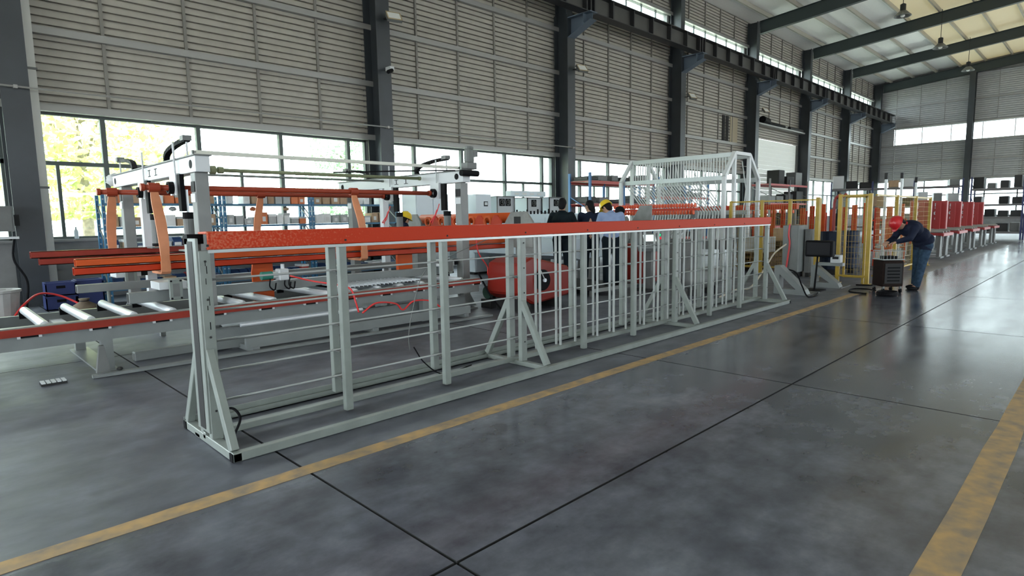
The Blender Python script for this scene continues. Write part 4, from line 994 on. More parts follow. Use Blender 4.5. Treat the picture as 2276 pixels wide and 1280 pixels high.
# HMI control desk
hm = thing('control_desk', (10.5, 6.6, 0), 'grey control desk with a lit screen and green and red buttons behind the rack', 'control panel')
R_ = Matrix.Translation((10.3, 6.5, 1.02)) @ Matrix.Rotation(math.radians(-48), 4, 'Z') @ Matrix.Rotation(math.radians(-50), 4, 'X')
def hx(mb): mb.v = [tuple(R_ @ Vector(v)) for v in mb.v]; return mb
hx(MB().box(-.26, .26, 0, .12, -.22, .22)).build('console', M_STEELB, hm, bevel=.02)
hx(MB().box(-.17, .13, -.012, 0, -.08, .17)).build('bezel', M_GREYD, hm); hx(MB().box(-.14, .10, -.016, -.012, -.05, .14)).build('screen', mat('lit_screen', (.8, .85, .85), .3, emit=(.9, 1, .95), estr=.6), hm)
for q in range(6): hx(MB().cyl((-.17 + q * .06, 0, -.15), (-.17 + q * .06, -.02, -.15), .018, n=10)).build('knob', M_BLACK, hm)
hx(MB().cyl((.19, 0, .14), (.19, -.02, .14), .02, n=10)).build('green_button', mat('green_lamp', (.02, .5, .2), .3, emit=(.0, 1, .35), estr=.8), hm); hx(MB().cyl((.19, 0, .04), (.19, -.02, .04), .024, n=10)).build('red_button', mat('red_lamp', (.7, .03, .05), .3, emit=(1, .02, .05), estr=.4), hm)
MB().bar((10.38, 6.58, .9), (10.42, 6.62, .04), .16, .12, up=(1, 0, 0)).build('pedestal', M_GREYD, hm); MB().box(10.2, 10.65, 6.4, 6.85, 0, .04).build('base', M_DARK, hm)
# ---- tall rod stand (accumulator) across the line
rs = thing('rod_stand', (16.6, 9.2, 0), 'tall white frame stand with dozens of slanted wire rods beyond the workers', 'machine')
M_WF = mat('white_frame', (.62, .64, .64), .4)
for y in (7.55, 10.85):
    e = MB()
    pts = [(15.5, 0), (15.5, 2.5), (16.08, 3.16), (17.0, 3.16), (17.65, 2.5), (17.65, 0)]
    for a, b in zip(pts[:-1], pts[1:]): e.bar((a[0], y, a[1]), (b[0], y, b[1]), .09, .10, up=(0, 1, 0))
    for x in (16.08, 17.0): e.bar((x, y, 0), (x, y, 3.16), .09, .09)
    e.bar((15.5, y, 1.25), (17.65, y, 1.25), .06, .06)
    e.build('end_frame', M_WF, rs)
for x, z in ((15.62, 2.48), (16.08, 3.12), (17.0, 3.12), (17.55, 2.48), (16.08, 1.55), (17.0, 1.55)):
    MB().box(x - .05, x + .05, 7.55, 10.85, z - .06, z + .06).build('cross_rail', M_ROD, rs)
M_WR = mat('white_rod', (.62, .64, .63), .4)
for q in range(30):
    y = 8.24 + q * .086
    MB().tube([(15.98, y, 3.05), (15.98, y, 2.56), (15.72, y, 2.46), (15.58, y - .06, 2.36), (15.74, y - .62, 1.56), (15.68, y - .62, 1.3), (15.62, y - .62, .83)], .019, 6).build('wire_rod', M_WR, rs)
for q in range(7): MB().tube([(15.98, 7.66 + q * .086, 3.05), (15.98, 7.66 + q * .086, 2.56)], .019, 6).build('wire_rod', M_WR, rs)
MB().box(15.55, 16.2, 7.5, 10.8, .55, .80).build('feed_table', M_GREYD, rs); MB().box(17.3, 17.35, 7.62, 10.8, 1.3, 1.6).build('rear_panel', M_STEELB, rs)
for q in range(10): MB().tube([(17.0, 7.75 + q * .3, 3.0), (17.3, 7.75 + q * .3, 2.2), (17.1, 7.75 + q * .3, 1.3)], .017, 5).build('wire_rod', M_WR, rs)
# orange roller comb
oc = thing('roller_comb', (13.8, 8.6, 1.5), 'row of bright orange rollers on a beam in front of the rod stand', 'machine part')
MB().box(13.75, 13.95, 7.4, 9.9, 1.61, 1.67).build('beam', M_RED, oc)
ro = MB().lathe([(.02, 0), (.055, .005), (.055, .03), (.02, .035)], (0, 0, 0), 10, 'y').mesh('orange_roller_mesh', mat('bright_orange', (.8, .12, .04), .35))
for q in range(30): inst(ro, 'roller', (13.82, 7.45 + q * .083, 1.735), oc); inst(ro, 'roller', (13.74, 7.45 + q * .083, 1.56), oc)
for y in (7.5, 9.8): MB().box(13.78, 13.92, y - .05, y + .05, 0, 1.61).build('post', M_GREYD, oc)
st_ = thing('straightener', (12.7, 8.1, 0), 'grey chamfered side plate with slanted steel guides right of the blue-shirted worker', 'machine')
MB().prism([(8.42, .7), (8.42, 1.3), (8.14, 1.74), (7.83, 1.74), (7.83, .7)], 'x', 12.4, 12.46).build('side_plate', M_PGREY, st_, bevel=.01)
MB().prism([(8.9, .7), (8.9, 1.42), (8.82, 1.5), (8.55, 1.5), (8.5, 1.42), (8.5, .7)], 'x', 12.1, 12.5).build('housing', M_PGREY, st_, bevel=.01)
MB().lathe([(.04, 0), (.11, .01), (.12, .06), (.11, .12), (.04, .13)], (12.2, 8.62, 1.62), 16, 'x').build('spool', M_BLACK, st_)
for q in range(11): MB().bar((12.55, 7.78 - q * .065, 1.05), (12.9, 7.62 - q * .065, 1.42), .035, .02).build('guide_bar', M_ROD, st_)
MB().box(12.5, 13.0, 7.0, 8.4, 0, .9).build('base', M_GREYD, st_)
tk = thing('air_tank', (9.6, 5.6, 0), 'grey horizontal air tank on feet behind the right part of the rack', 'tank')
MB().lathe([(.02, -.02), (.12, 0), (.2, .1), (.2, .9), (.12, 1.0), (.02, 1.02)], (10.0, 5.5, .32), 18, 'x').build('vessel', M_GREYD, tk, smooth=True)
for x in (10.2, 10.8): MB().box(x - .03, x + .03, 5.38, 5.62, 0, .16).build('foot', M_DARK, tk)
rb = thing('red_roller_bed', (19.2, 8.4, 0), 'red roller bed behind the legs of the rod stand', 'conveyor')
MB().box(18.9, 19.1, 6.9, 11.0, 1.62, 1.78).build('side_rail', M_RED, rb); MB().box(20.2, 20.4, 9.2, 11.0, 1.62, 1.78).build('side_rail', M_RED, rb)
for q in range(30): inst(ro, 'roller', (18.84, 6.95 + q * .13, 1.55), rb)
for y in (7.0, 9.3, 10.9): MB().box(18.95, 19.05, y - .05, y + .05, 0, 1.62).build('post', M_GREYD, rb)
for y in (9.3, 10.9): MB().box(20.25, 20.35, y - .05, y + .05, 0, 1.62).build('post', M_GREYD, rb)

# ================================================================== YELLOW SAFETY FENCE
M_YMESH = mat('yellow_mesh', (.33, .22, .03), .5)
def fence_panel(p, q, h, label, posts=(1, 1), nv=12, nh=14, frame=True):
    p = Vector((*p, 0)); q = Vector((*q, 0)); u = (q - p).normalized()
    if not posts[0]: p = p + u * .045
    d = q - p; L = d.length
    t = thing('fence_panel', tuple((p + q) / 2), label, 'fence panel', 'yellow safety fence panels')
    for e, on in ((p, posts[0]), (q, posts[1])):
        if on:
            po = MB().bar(e, e + Vector((0, 0, h)), .07, .07, up=tuple(u)).build('post', M_YEL, t)
            MB().box(e.x - .07, e.x + .07, e.y - .07, e.y + .07, 0, .012).build('foot_plate', M_YEL, po)
    for z in (.16, h - .03): MB().bar(p + Vector((0, 0, z)), q + Vector((0, 0, z)), .035, .035).build('rail', M_YEL, t)
    w = MB()
    for k in range(1, nv): w.bar(p + d * k / nv + Vector((0, 0, .17)), p + d * k / nv + Vector((0, 0, h - .04)), .0045, .0045, up=tuple(u))
    for k in range(1, nh): w.bar(p + Vector((0, 0, .17 + (h - .2) * k / nh)), q + Vector((0, 0, .17 + (h - .2) * k / nh)), .0045, .0045)
    o = w.build('wire_infill', M_YMESH, t); o['kind'] = 'stuff'
    return t
FX = 15.3
fence_panel((FX, 7.24), (FX, 6.42), 1.84, 'yellow mesh fence panel in front of the rod stand legs'); fence_panel((FX, 6.42), (FX, 5.73), 1.84, 'yellow mesh fence panel before the white roller door', (0, 1)); fence_panel((FX, 5.73), (FX, 5.06), 1.84, 'yellow mesh fence panel left of the blue drum', (0, 1))
for y in (6.15, 5.0): pass
gp = thing('gate_post', (14.9, 5.03, 0), 'freestanding yellow post beside the blue drum', 'post'); MB().box(14.98, 15.06, 4.96, 5.04, .01, 1.86).build('post', M_YEL, gp); MB().box(14.93, 15.11, 4.91, 5.09, 0, .012).build('foot_plate', M_YEL, gp)
fence_panel((14.05, 4.23), (14.05, 3.66), 1.88, 'open yellow mesh gate leaf left of the welding cart', nv=9)
fence_panel((14.25, 3.62), (16.2, 3.68), 1.88, 'yellow mesh fence panel directly behind the welding cart', (0, 1), 20); fence_panel((16.2, 3.68), (18.2, 3.72), 1.88, 'yellow mesh fence panel behind the bending worker', (0, 1), 20)
fence_panel((18.2, 3.72), (20.0, 3.75), 1.88, 'yellow mesh fence panel right of the bending worker, with castor feet', (0, 1), 16)
gl = thing('gate_leaf_frame', (14.12, 3.95, 0), 'inner yellow frame of the open gate left of the cart', 'gate')
for y_ in (3.75, 4.13): MB().box(14.10, 14.14, y_ - .02, y_ + .02, .14, 1.82).build('stile', M_YEL, gl)
for z_ in (.12, 1.80): MB().box(14.10, 14.14, 3.73, 4.15, z_, z_ + .04).build('rail', M_YEL, gl)
MB().box(14.10, 14.14, 3.74, 3.78, 0, .12).build('drop_bolt', M_YEL, gl)
# pale thin tall posts of the cell
for i_, (x, y, h, lab) in enumerate(((16.3, 3.95, 2.25, 'tall thin grey post inside the cell above the red helmet'), (18.4, 4.1, 2.35, 'tall thin grey post inside the cell behind the worker'), (20.2, 4.15, 2.3, 'tall thin grey post at the right end of the cell'))):
    t = thing('cell_post', (x, y, 0), lab, 'post', 'thin posts of the cell'); MB().box(x - .025, x + .025, y - .025, y + .025, .01, h).build('post', M_ROD, t); MB().box(x - .07, x + .07, y - .07, y + .07, 0, .012).build('foot_plate', M_ROD, t); MB().box(x - .03, x + .03, y - .03, y + .03, h, h + .15).build('cap', M_DARK, t)

# ================================================================== INSIDE THE CELL
gc = thing('cell_cabinet', (15.0, 5.35, 0), 'light grey cabinet with a red hose on it beside the yellow fence', 'cabinet')
MB().box(14.6, 15.1, 5.25, 5.62, .12, 1.22).build('body', M_STEELB, gc, bevel=.015); MB().box(14.65, 15.05, 5.3, 5.57, 0, .12).build('plinth', M_DARK, gc); MB().box(14.59, 14.6, 5.28, 5.59, .2, 1.15).build('door', M_STEELB, gc)
MB().tube(spline([(14.56, 5.45, 1.25), (14.54, 5.46, 1.0), (14.56, 5.44, .8), (14.54, 5.46, .5), (14.52, 5.5, .1)]), .02, 6).build('red_hose', M_HOSE, gc)
bb = thing('junction_cabinet', (14.95, 5.1, 0), 'dark grey narrow cabinet behind the black monitor', 'cabinet')
MB().box(14.9, 15.2, 5.1, 5.22, .1, 1.12).build('body', M_GREYD, bb); MB().box(14.93, 15.17, 5.12, 5.2, 0, .1).build('plinth', M_DARK, bb)
def drum(x, y, label, m):
    t = thing('steel_drum', (x, y, 0), label, 'drum', 'drums in the cell')
    MB().lathe([(.28, 0), (.29, .01), (.29, .28), (.30, .30), (.29, .32), (.29, .6), (.30, .62), (.29, .64), (.29, .9), (.295, .92), (.27, .92), (.27, .90)], (x, y, .12), 22).build('barrel', m, t, smooth=False)
    MB().box(x - .26, x + .26, y - .26, y + .26, 0, .12).build('pallet', M_DARK, t); MB().cyl((x + .1, y, 1.02), (x + .1, y, 1.06), .04, n=10).build('bung', M_GREYD, t)
drum(16.0, 4.95, 'dark blue steel drum left of the yellow gate leaf', mat('drum_blue', (.012, .02, .04), .5, 0, .2)); drum(16.7, 4.85, 'dark blue steel drum, farther one behind the first', MATS['drum_blue'])
lp = thing('red_lift_pipe', (16.6, 5.2, 0), 'pair of dark red bent pipes rising behind the blue drums', 'pipe')
for dy in (0, .14): MB().tube([(17.4, 5.25 + dy, .05), (17.4, 5.25 + dy, 1.75), (17.4, 5.22 + dy, 1.88), (17.4, 5.1 + dy, 1.98)], .035, 8).build('pipe', mat('dark_red', (.28, .03, .03), .4), lp)
MB().box(17.2, 17.6, 5.1, 5.5, 0, .06).build('base', M_DARK, lp)
# rows of orange panels standing in the cell
def orange_stand(x, y, h, w, label, m):
    t = thing('orange_panel_stand', (x, y, 0), label, 'panel stand', 'orange panels in the cell')
    MB().box(x, x + .05, y - w / 2, y + w / 2, .55, h).build('panel', m, t); MB().box(x - .012, x, y - w / 2 + .03, y - w / 2 + .05, .6, h - .05).box(x - .012, x, y + w / 2 - .05, y + w / 2 - .03, .6, h - .05).build('edge_rib', m, t)
    MB().box(x - .06, x + .12, y - .03, y + .03, 0, .55).build('foot', M_GREYD, t)
for k in range(16):
    y = 8.9 - k * .31
    orange_stand(20.6 + .05 * (k % 2), y, 1.60 + .06 * (k % 4), .15, 'upright orange panel behind the yellow fence, %s from the left in the front row' % (NTH[k] if k < 12 else ['thirteenth', 'fourteenth', 'fifteenth', 'sixteenth'][k - 12]), M_ORANGE if k % 3 else M_RED)
for k in range(4):
    x = 17.3 + k * .7
    t = thing('red_stillage', (x, 4.5, 0), 'red steel stillage inside the cell, %s from the gate' % NTH[k], 'stillage', 'red stillages in the cell')
    for y in (4.25, 4.65): MB().box(x + .35, x + .39, y - .02, y + .02, .05, 1.3).build('leg', M_RED, t)
    for z in (.5, .9, 1.28): MB().box(x + .35, x + .39, 4.25, 4.65, z - .02, z + .02).build('rung', M_RED, t)
    MB().box(x + .2, x + .54, 4.2, 4.7, 0, .05).build('base', M_GREYD, t)
for k in range(12):
    y = 8.3 - k * .33
    orange_stand(22.4 + .3 * (k % 2), y, 1.5 + .07 * (k % 3), .10, 'thin upright orange panel, %s from the left in the back row of the cell' % NTH[k], M_RED if k % 2 else M_ORANGE)
M_WOOD = mat('pallet_wood', (.17, .11, .065), .8, noise=.25, nscale=9)
def pallet(x, y, z, label):
    t = thing('wooden_pallet', (x, y, z), label, 'pallet', 'pallets inside the fence')
    for q in range(5): MB().box(x - .5 + q * .23, x - .38 + q * .23, y - .4, y + .4, z + .1, z + .12).build('slat', M_WOOD, t)
    for dy in (-.37, 0, .33): MB().box(x - .5, x + .54, y + dy, y + dy + .05, z, z + .1).build('runner', M_WOOD, t)
for k in range(6): pallet(17.7 + .03 * (k % 2), 6.65, k * .122, 'brown wooden pallet behind the yellow fence, %s from the bottom of the stack' % NTH[k])
for k in range(4): pallet(16.0 + .04 * (k % 2), 6.75, k * .122, 'brown wooden pallet just behind the fence, %s from the bottom of its stack' % NTH[k])
for k, (x, y, z, w, h, c) in enumerate(((17.7, 6.65, .735, .7, .35, 'brown cardboard'), (16.0, 6.75, .492, .6, .4, 'grey'), (18.1, 5.75, 0, .5, .7, 'brown cardboard'))):
    t = thing('carton', (x, y, z), ['brown carton on top of the taller pallet stack behind the fence', 'grey carton on top of the lower pallet stack by the rod stand', 'tall brown carton on the floor inside the fence'][k], 'carton', 'cartons inside the fence')
    MB().box(x - w / 2, x + w / 2, y - .3, y + .3, z, z + h).build('box', BOXM[c], t, bevel=.008); MB().box(x - w / 2 - .001, x + w / 2 + .001, y - .03, y + .03, z + h, z + h + .003).build('tape', M_LABEL, t)
# triangular feet, monitor and cables in front of the cell
def tri_foot(x, y, h, w, label):
    t = thing('triangular_foot', (x, y, 0), label, 'machine foot', 'triangular machine feet')
    o = [(y + .04, 0), (y - w, 0), (y - w + .12, .12), (y - .06, h), (y + .04, h)]
    e = MB(); e.prism([(y + .04, .1), (y + .04, h), (y - .06, h), (y - .06, .1)], 'x', x, x + .2); e.prism([(y + .04, 0), (y + .04, .1), (y - w + .05, .1), (y - w, 0)], 'x', x, x + .2)
    e.prism([(y - .06, h), (y - .06, h - .16), (y - w + .2, .1), (y - w + .05, .1)], 'x', x, x + .2)
    e.build('frame', M_STEELB, t)
    MB().box(x + .02, x + .6, y - w - .02, y + .06, 0, .02).build('sole', M_GREYD, t)
tri_foot(11.45, 4.5, .53, .56, 'grey triangular machine foot right of the rack end'); tri_foot(12.95, 4.36, .44, .52, 'grey triangular machine foot below the black monitor')
mn = thing('monitor_stand', (12.0, 4.0, 0), 'black monitor box on a thin black pole in front of the cell', 'monitor')
MB().box(12.28, 12.45, 3.80, 4.3, .66, .97).build('monitor', M_BLACK, mn, bevel=.02); MB().box(12.27, 12.28, 3.84, 4.26, .70, .93).build('screen', mat('dark_screen', (.006, .006, .008), .4, 0, .2), mn)
MB().cyl((12.3, 4.1, .02), (12.35, 4.08, .66), .018, n=8).build('pole', M_BLACK, mn); MB().box(12.15, 12.5, 3.95, 4.25, 0, .025).build('base', M_BLACK, mn)
tl = thing('white_meter', (12.95, 4.0, .44), 'small white meter box on top of the farther triangular foot', 'meter'); MB().box(12.98, 13.12, 3.82, 4.33, .44, .50).build('bracket', M_STEELB, tl); MB().box(12.95, 13.12, 3.86, 4.04, .50, .66).build('case', M_WHITE, tl, bevel=.01); MB().box(12.945, 12.95, 3.89, 4.0, .58, .63).build('display', M_DARK, tl)
cable('black_cable', [(11.75, 4.45, .45), (11.6, 4.2, .4), (11.35, 4.0, .2), (11.2, 3.84, .02), (11.5, 3.8, .015), (11.9, 3.9, .015)], .014, M_BLACK, 'black cable draped over the nearer triangular foot')
cable('cream_hose', [(14.5, 5.5, .78), (13.6, 5.4, .62), (12.4, 5.1, .4), (11.4, 4.95, .1), (10.7, 4.9, .12), (10.2, 5.0, .02)], .018, mat('cream_hose', (.55, .5, .4), .5), 'cream hose sagging from the grey cabinet to the floor', 'hose')
cable('black_cable', [(13.65, 3.75, .017), (13.75, 3.5, .017), (13.95, 3.48, .017), (14.25, 3.3, .017), (13.6, 3.12, .017)], .016, M_BLACK, 'black cable lying on the floor under the yellow gate leaf')
# ---- welding cart with cables
ct = thing('welding_cart', (12.8, 3.0, 0), 'dark brown welding cart on castors with a wire basket on top', 'cart')
M_CART = mat('cart_brown', (.016, .009, .007), .7, 0, .12, noise=.2); M_CARTP = mat('cart_grey_side', (.10, .07, .055), .5)
Rc = Matrix.Translation((12.87, 3.02, 0)) @ Matrix.Rotation(math.radians(42), 4, 'Z') @ Matrix.Diagonal((.85, .85, 1, 1))
def cx(mb): mb.v = [tuple(Rc @ Vector(v)) for v in mb.v]; return mb
cx(MB().box(-.2, .22, -.24, .2, .12, .60)).build('cabinet', M_CART, ct, bevel=.015)
cx(MB().box(-.215, -.2, -.2, .16, .18, .55)).build('front_panel', M_DARK, ct)
for q in range(5): cx(MB().box(-.22, -.215, -.15, .11, .22 + q * .06, .245 + q * .06)).build('vent', M_BLACK, ct)
cx(MB().box(-.18, .2, -.25, -.24, .15, .57)).build('side_panel', M_CARTP, ct)
for sx in (-.17, .19):
    for sy in (-.2, .16):
        l = cx(MB().cyl((sx, sy - .015, .045), (sx, sy + .015, .045), .045, n=12)).build('castor', M_BLACK, ct); cx(MB().box(sx - .02, sx + .02, sy - .02, sy + .02, .07, .125)).build('fork', M_GREYD, l)
cx(MB().tube([(-.2, -.24, .62), (.22, -.24, .62), (.22, .2, .62), (-.2, .2, .62), (-.2, -.24, .62)], .012, 6)).build('top_rail', M_ROD, ct)
bw = MB()
for q in range(7): bw.cyl((-.2 + q * .07, -.24, .62), (-.2 + q * .07, -.24, .78), .004, n=4); bw.cyl((-.2 + q * .07, .2, .62), (-.2 + q * .07, .2, .78), .004, n=4)
for q in range(7): bw.cyl((-.2, -.24 + q * .073, .62), (-.2, -.24 + q * .073, .78), .004, n=4); bw.cyl((.22, -.24 + q * .073, .62), (.22, -.24 + q * .073, .78), .004, n=4)
bw.tube([(-.2, -.24, .78), (.22, -.24, .78), (.22, .2, .78), (-.2, .2, .78), (-.2, -.24, .78)], .006, 5); cx(bw).build('wire_basket', M_ROD, ct)
cx(MB().box(-.12, .14, -.15, .1, .605, .68)).build('feeder_box', M_BLACK, ct)
cbm = MB()
for q in range(5): cbm.tube([Vector((12.33 + .01 * q, 2.88, .016 + .012 * q)) + Vector((math.cos(a) * (.19 + .015 * (q % 3)), math.sin(a) * (.15 + .012 * (q % 2)), 0)) for a in [k * 2 * PI / 24 for k in range(25)]], .014, 5)
tag(cbm.build('cable_coil', M_BLACK), 'flat coil of black welding cable on the floor under the cart', 'cable')
cable('black_cable', [(12.3, 3.2, .015), (12.4, 3.5, .015), (12.9, 3.6, .015), (13.0, 3.4, .02), (12.5, 3.1, .06)], .014, M_BLACK, 'loose black welding cable trailing left of the cart')

# ================================================================== RED TROLLEYS ALONG THE AISLE
def red_trolley(x, label, ptxt=False):
    t = thing('red_bending_machine', (x, 4.6, 0), label, 'machine', 'red machines along the aisle')
    MB().box(x - .55, x + .9, 3.95, 5.1, .72, .80).build('bed', M_MAROON if not ptxt else mat('deep_red', (.33, .03, .03), .4), t); MB().box(x - .6, x + .95, 3.9, 3.96, .70, .79).build('front_rail', mat('deep_red', (.33, .03, .03), .4), t)
    for q in range(3): MB().cyl((x - .4 + q * .5, 3.95, .83), (x - .4 + q * .5, 5.1, .83), .03, n=8).build('roller', M_ROD, t)
    for xx in (x - .35, x + .6):
        l = MB().prism([(xx - .2, .05), (xx + .2, .05), (xx + .1, .72), (xx - .1, .72)], 'y', 4.0, 4.08).build('trestle', M_GREYD, t); MB().prism([(xx - .2, .05), (xx + .2, .05), (xx + .1, .72), (xx - .1, .72)], 'y', 5.0, 5.08).build('trestle', M_GREYD, t)
        MB().box(xx - .25, xx + .25, 3.95, 5.1, 0, .05).build('skid', M_STEELB, t)
    p = MB().box(x + .3, x + .5, 4.45, 5.05, .8, 1.86).build('cabinet', MATS['deep_red'], t, bevel=.02)
    MB().box(x + .05, x + .12, 4.6, 4.75, .8, 1.8).build('mast', MATS['deep_red'], t)
    return p
for k, x in enumerate((23.6, 26.2, 28.9, 31.6, 34.3)):
    p = red_trolley(x, 'red machine on grey trestles beside the aisle, %s of five from the worker' % NTH[k], True)
    # white emblem column: bar, S, disc on the face towards the viewer
    xf = x + .295; y0 = 4.75
    MB().box(xf - .004, xf, y0 - .07, y0 + .07, 1.66, 1.78).build('emblem_bar', M_WHITE, p)
    MB().tube([(xf - .002, y0 + .08 * math.cos(a), z) for a, z in ((.6, 1.60), (1.57, 1.62), (2.6, 1.58), (2.9, 1.53), (1.57, 1.49), (.3, 1.44), (.5, 1.38), (1.57, 1.36), (2.6, 1.40))], .022, 6).build('letter_s', M_WHITE, p)
    MB().cyl((xf - .004, y0, 1.22), (xf, y0, 1.22), .065, n=14).build('emblem_disc', M_WHITE, p)

# ================================================================== PALLET RACKS AT THE FAR END
M_RBLUE = mat('rack_navy', (.03, .04, .13), .45); M_RBEAM = mat('rack_grey_beam', (.16, .15, .15), .5)
def pallet_rack(a, b, depth, levels, h, label, beam, up, goods, seed, hgood=.4, n=4, short=''):
    """a->b along the rack front, depth to its left-hand normal"""
    rnd = random.Random(seed)
    a = Vector((*a, 0)); b = Vector((*b, 0)); u = (b - a).normalized(); nrm = Vector((-u.y, u.x, 0)); L = (b - a).length
    t = thing('pallet_rack', tuple((a + b) / 2 + nrm * depth / 2), label, 'rack', 'storage racks')
    nb = max(1, round(L / 2.2))
    for k in range(nb + 1):
        for dd in (0, depth):
            e = a + u * (L * k / nb) + nrm * dd; MB().bar(e, e + Vector((0, 0, h)), .08, .07, up=tuple(u)).build('upright', up, t)
        e = a + u * (L * k / nb)
        mb = MB(); z = .3
        while z < h - .6: mb.bar(e + Vector((0, 0, z)), e + nrm * depth + Vector((0, 0, z + .5)), .03, .03); z += .7
        mb.build('bracing', up, t)
    for z in levels:
        for dd in (0, depth): MB().bar(a + nrm * dd + Vector((0, 0, z)), b + nrm * dd + Vector((0, 0, z)), .05, .10).build('beam', beam, t)
        MB().bar(a + nrm * depth / 2 + Vector((0, 0, z + .03)), b + nrm * depth / 2 + Vector((0, 0, z + .03)), abs(depth) - .06, .02).build('deck', beam, t)
    lv = ['lowest', 'second', 'third', 'top'][-len(levels):] if len(levels) == 4 else ['lower', 'middle', 'top']
    cnt = {}
    for li, z in enumerate(levels):
        m_ = nb * max(1, round(n / 2)); k2 = 0
        for k in range(m_):
            if rnd.random() < .15: continue
            c, mm = rnd.choice(goods); w = L / m_ * rnd.uniform(.55, .9); hh = hgood * rnd.uniform(.4, 1.0)
            e = a + u * (L * (k + .5) / m_) + nrm * depth * .5 + Vector((0, 0, z + .055))
            g = thing('stored_goods', tuple(e), '%s bundle, %s along, %s level of the %s' % (c, NTH[k2], lv[li], short), 'goods', 'goods on the racks'); k2 += 1
            MB().bar(e - u * w / 2 + Vector((0, 0, hh / 2 + .02)), e + u * w / 2 + Vector((0, 0, hh / 2 + .02)), abs(depth) * rnd.uniform(.5, .8), hh).build('load', mm, g, bevel=.02)
            MB().bar(e - u * w / 2 + Vector((0, 0, .01)), e + u * w / 2 + Vector((0, 0, .01)), abs(depth) * .8, .02).build('pallet', M_GREYD, g)
G_D = [('dark', M_DARK), ('black', BOXM['black']), ('grey', M_GREYD), ('charcoal', BOXM['black'])]; G_W = [('white wrapped', M_WHITE), ('grey', M_GREYD), ('dark', M_DARK), ('pale grey', M_STEELB), ('brown', BOXM['brown cardboard'])]
M_PINK = mat('faded_red_beam', (.50, .10, .10), .5)
pallet_rack((20.6, 12.9), (16.6, 12.9), -.9, [1.0, 1.9, 2.68], 3.0, 'red-beamed rack with black goods behind the workers, under the windows', mat('rack_red', (.42, .06, .05), .5), mat('rack_blue', (.04, .14, .32), .5), G_D, 3, .3, 6, 'red-beamed rack behind the workers')
pallet_rack((25.0, 12.9), (21.0, 12.9), -.9, [.5, 1.35, 2.2], 3.0, 'red-beamed rack behind the rod stand, under the windows', MATS['rack_red'], MATS['rack_blue'], G_D, 4, .3, 5, 'red-beamed rack behind the rod stand')
pallet_rack((40.0, 12.6), (42.0, 6.4), 1.1, [.6, 1.75, 2.85], 3.3, 'long blue-framed rack with white bundles across the far end, beyond the cell', M_RBEAM, M_RBLUE, G_W, 5, .8, 6, 'blue-framed rack at the far end')
pallet_rack((36.8, 12.9), (31.6, 12.9), -1.0, [.8, 2.0, 3.0], 3.3, 'pink-beamed rack with dark cartons near the far wall, left of the blue-framed rack', M_PINK, M_RBEAM, G_D, 6, .8, 4, 'pink-beamed rack by the wall')
pallet_rack((40.3, 5.6), (40.3, 3.5), -1.1, [.35, 1.1, 1.75, 2.55], 3.2, 'dark shelving rack at the right edge, full of parts', M_RBEAM, M_RBLUE, G_D, 8, .62, 8, 'dark rack at the right edge')
pallet_rack((40.3, 3.4), (40.3, 1.2), -1.1, [.35, 1.1, 1.75, 2.55], 3.2, 'dark shelving rack cut by the right edge, beside the other', M_RBEAM, M_RBLUE, G_D, 9, .62, 8, 'dark rack cut by the right edge')
# roller door drive above the white door
dm = thing('door_motor', (34.6, 14.5, 6.75), 'black chain motor and shaft above the white roller door', 'motor')
MB().box(33.12, 40.4, 14.4, 14.74, 6.42, 6.5).build('ledge', M_GIRT, dm); MB().cyl((34.2, 14.5, 6.72), (34.9, 14.5, 6.66), .2, n=14).build('motor', M_BLACK, dm); MB().cyl((34.8, 14.52, 6.62), (37.4, 14.52, 6.60), .08, n=10).build('shaft', M_BLACK, dm); MB().cyl((38.2, 14.55, 6.61), (40.3, 14.55, 6.61), .1, n=10).build('roll', M_DARK, dm)

# ================================================================== PEOPLE
M_SKIN = mat('skin', (.42, .24, .16), .55); M_HAIR = mat('black_hair', (.008, .007, .008), .6, 0, .1)
def remesh(mb, name, m, parent=None, voxel=.012, it=4):
    o = mb.build(name, m, None)
    r = o.modifiers.new('remesh', 'REMESH'); r.mode = 'VOXEL'; r.voxel_size = voxel
    s = o.modifiers.new('smooth', 'SMOOTH'); s.factor = .5; s.iterations = it
    dg = bpy.context.evaluated_depsgraph_get(); me = bpy.data.meshes.new_from_object(o.evaluated_get(dg))
    o.modifiers.clear(); old = o.data; o.data = me; me.name = name; bpy.data.meshes.remove(old)
    for p in me.polygons: p.use_smooth = True
    if parent: attach(o, parent)
    return o
def limb(mb, pts, rs, n=12):
    for k in range(len(pts) - 1):
        mb.cyl(pts[k], pts[k + 1], rs[k], rs[k + 1], n); mb.ell(pts[k], rs[k], rs[k], rs[k], 12, 8)
    mb.ell(pts[-1], rs[-1], rs[-1], rs[-1], 12, 8)
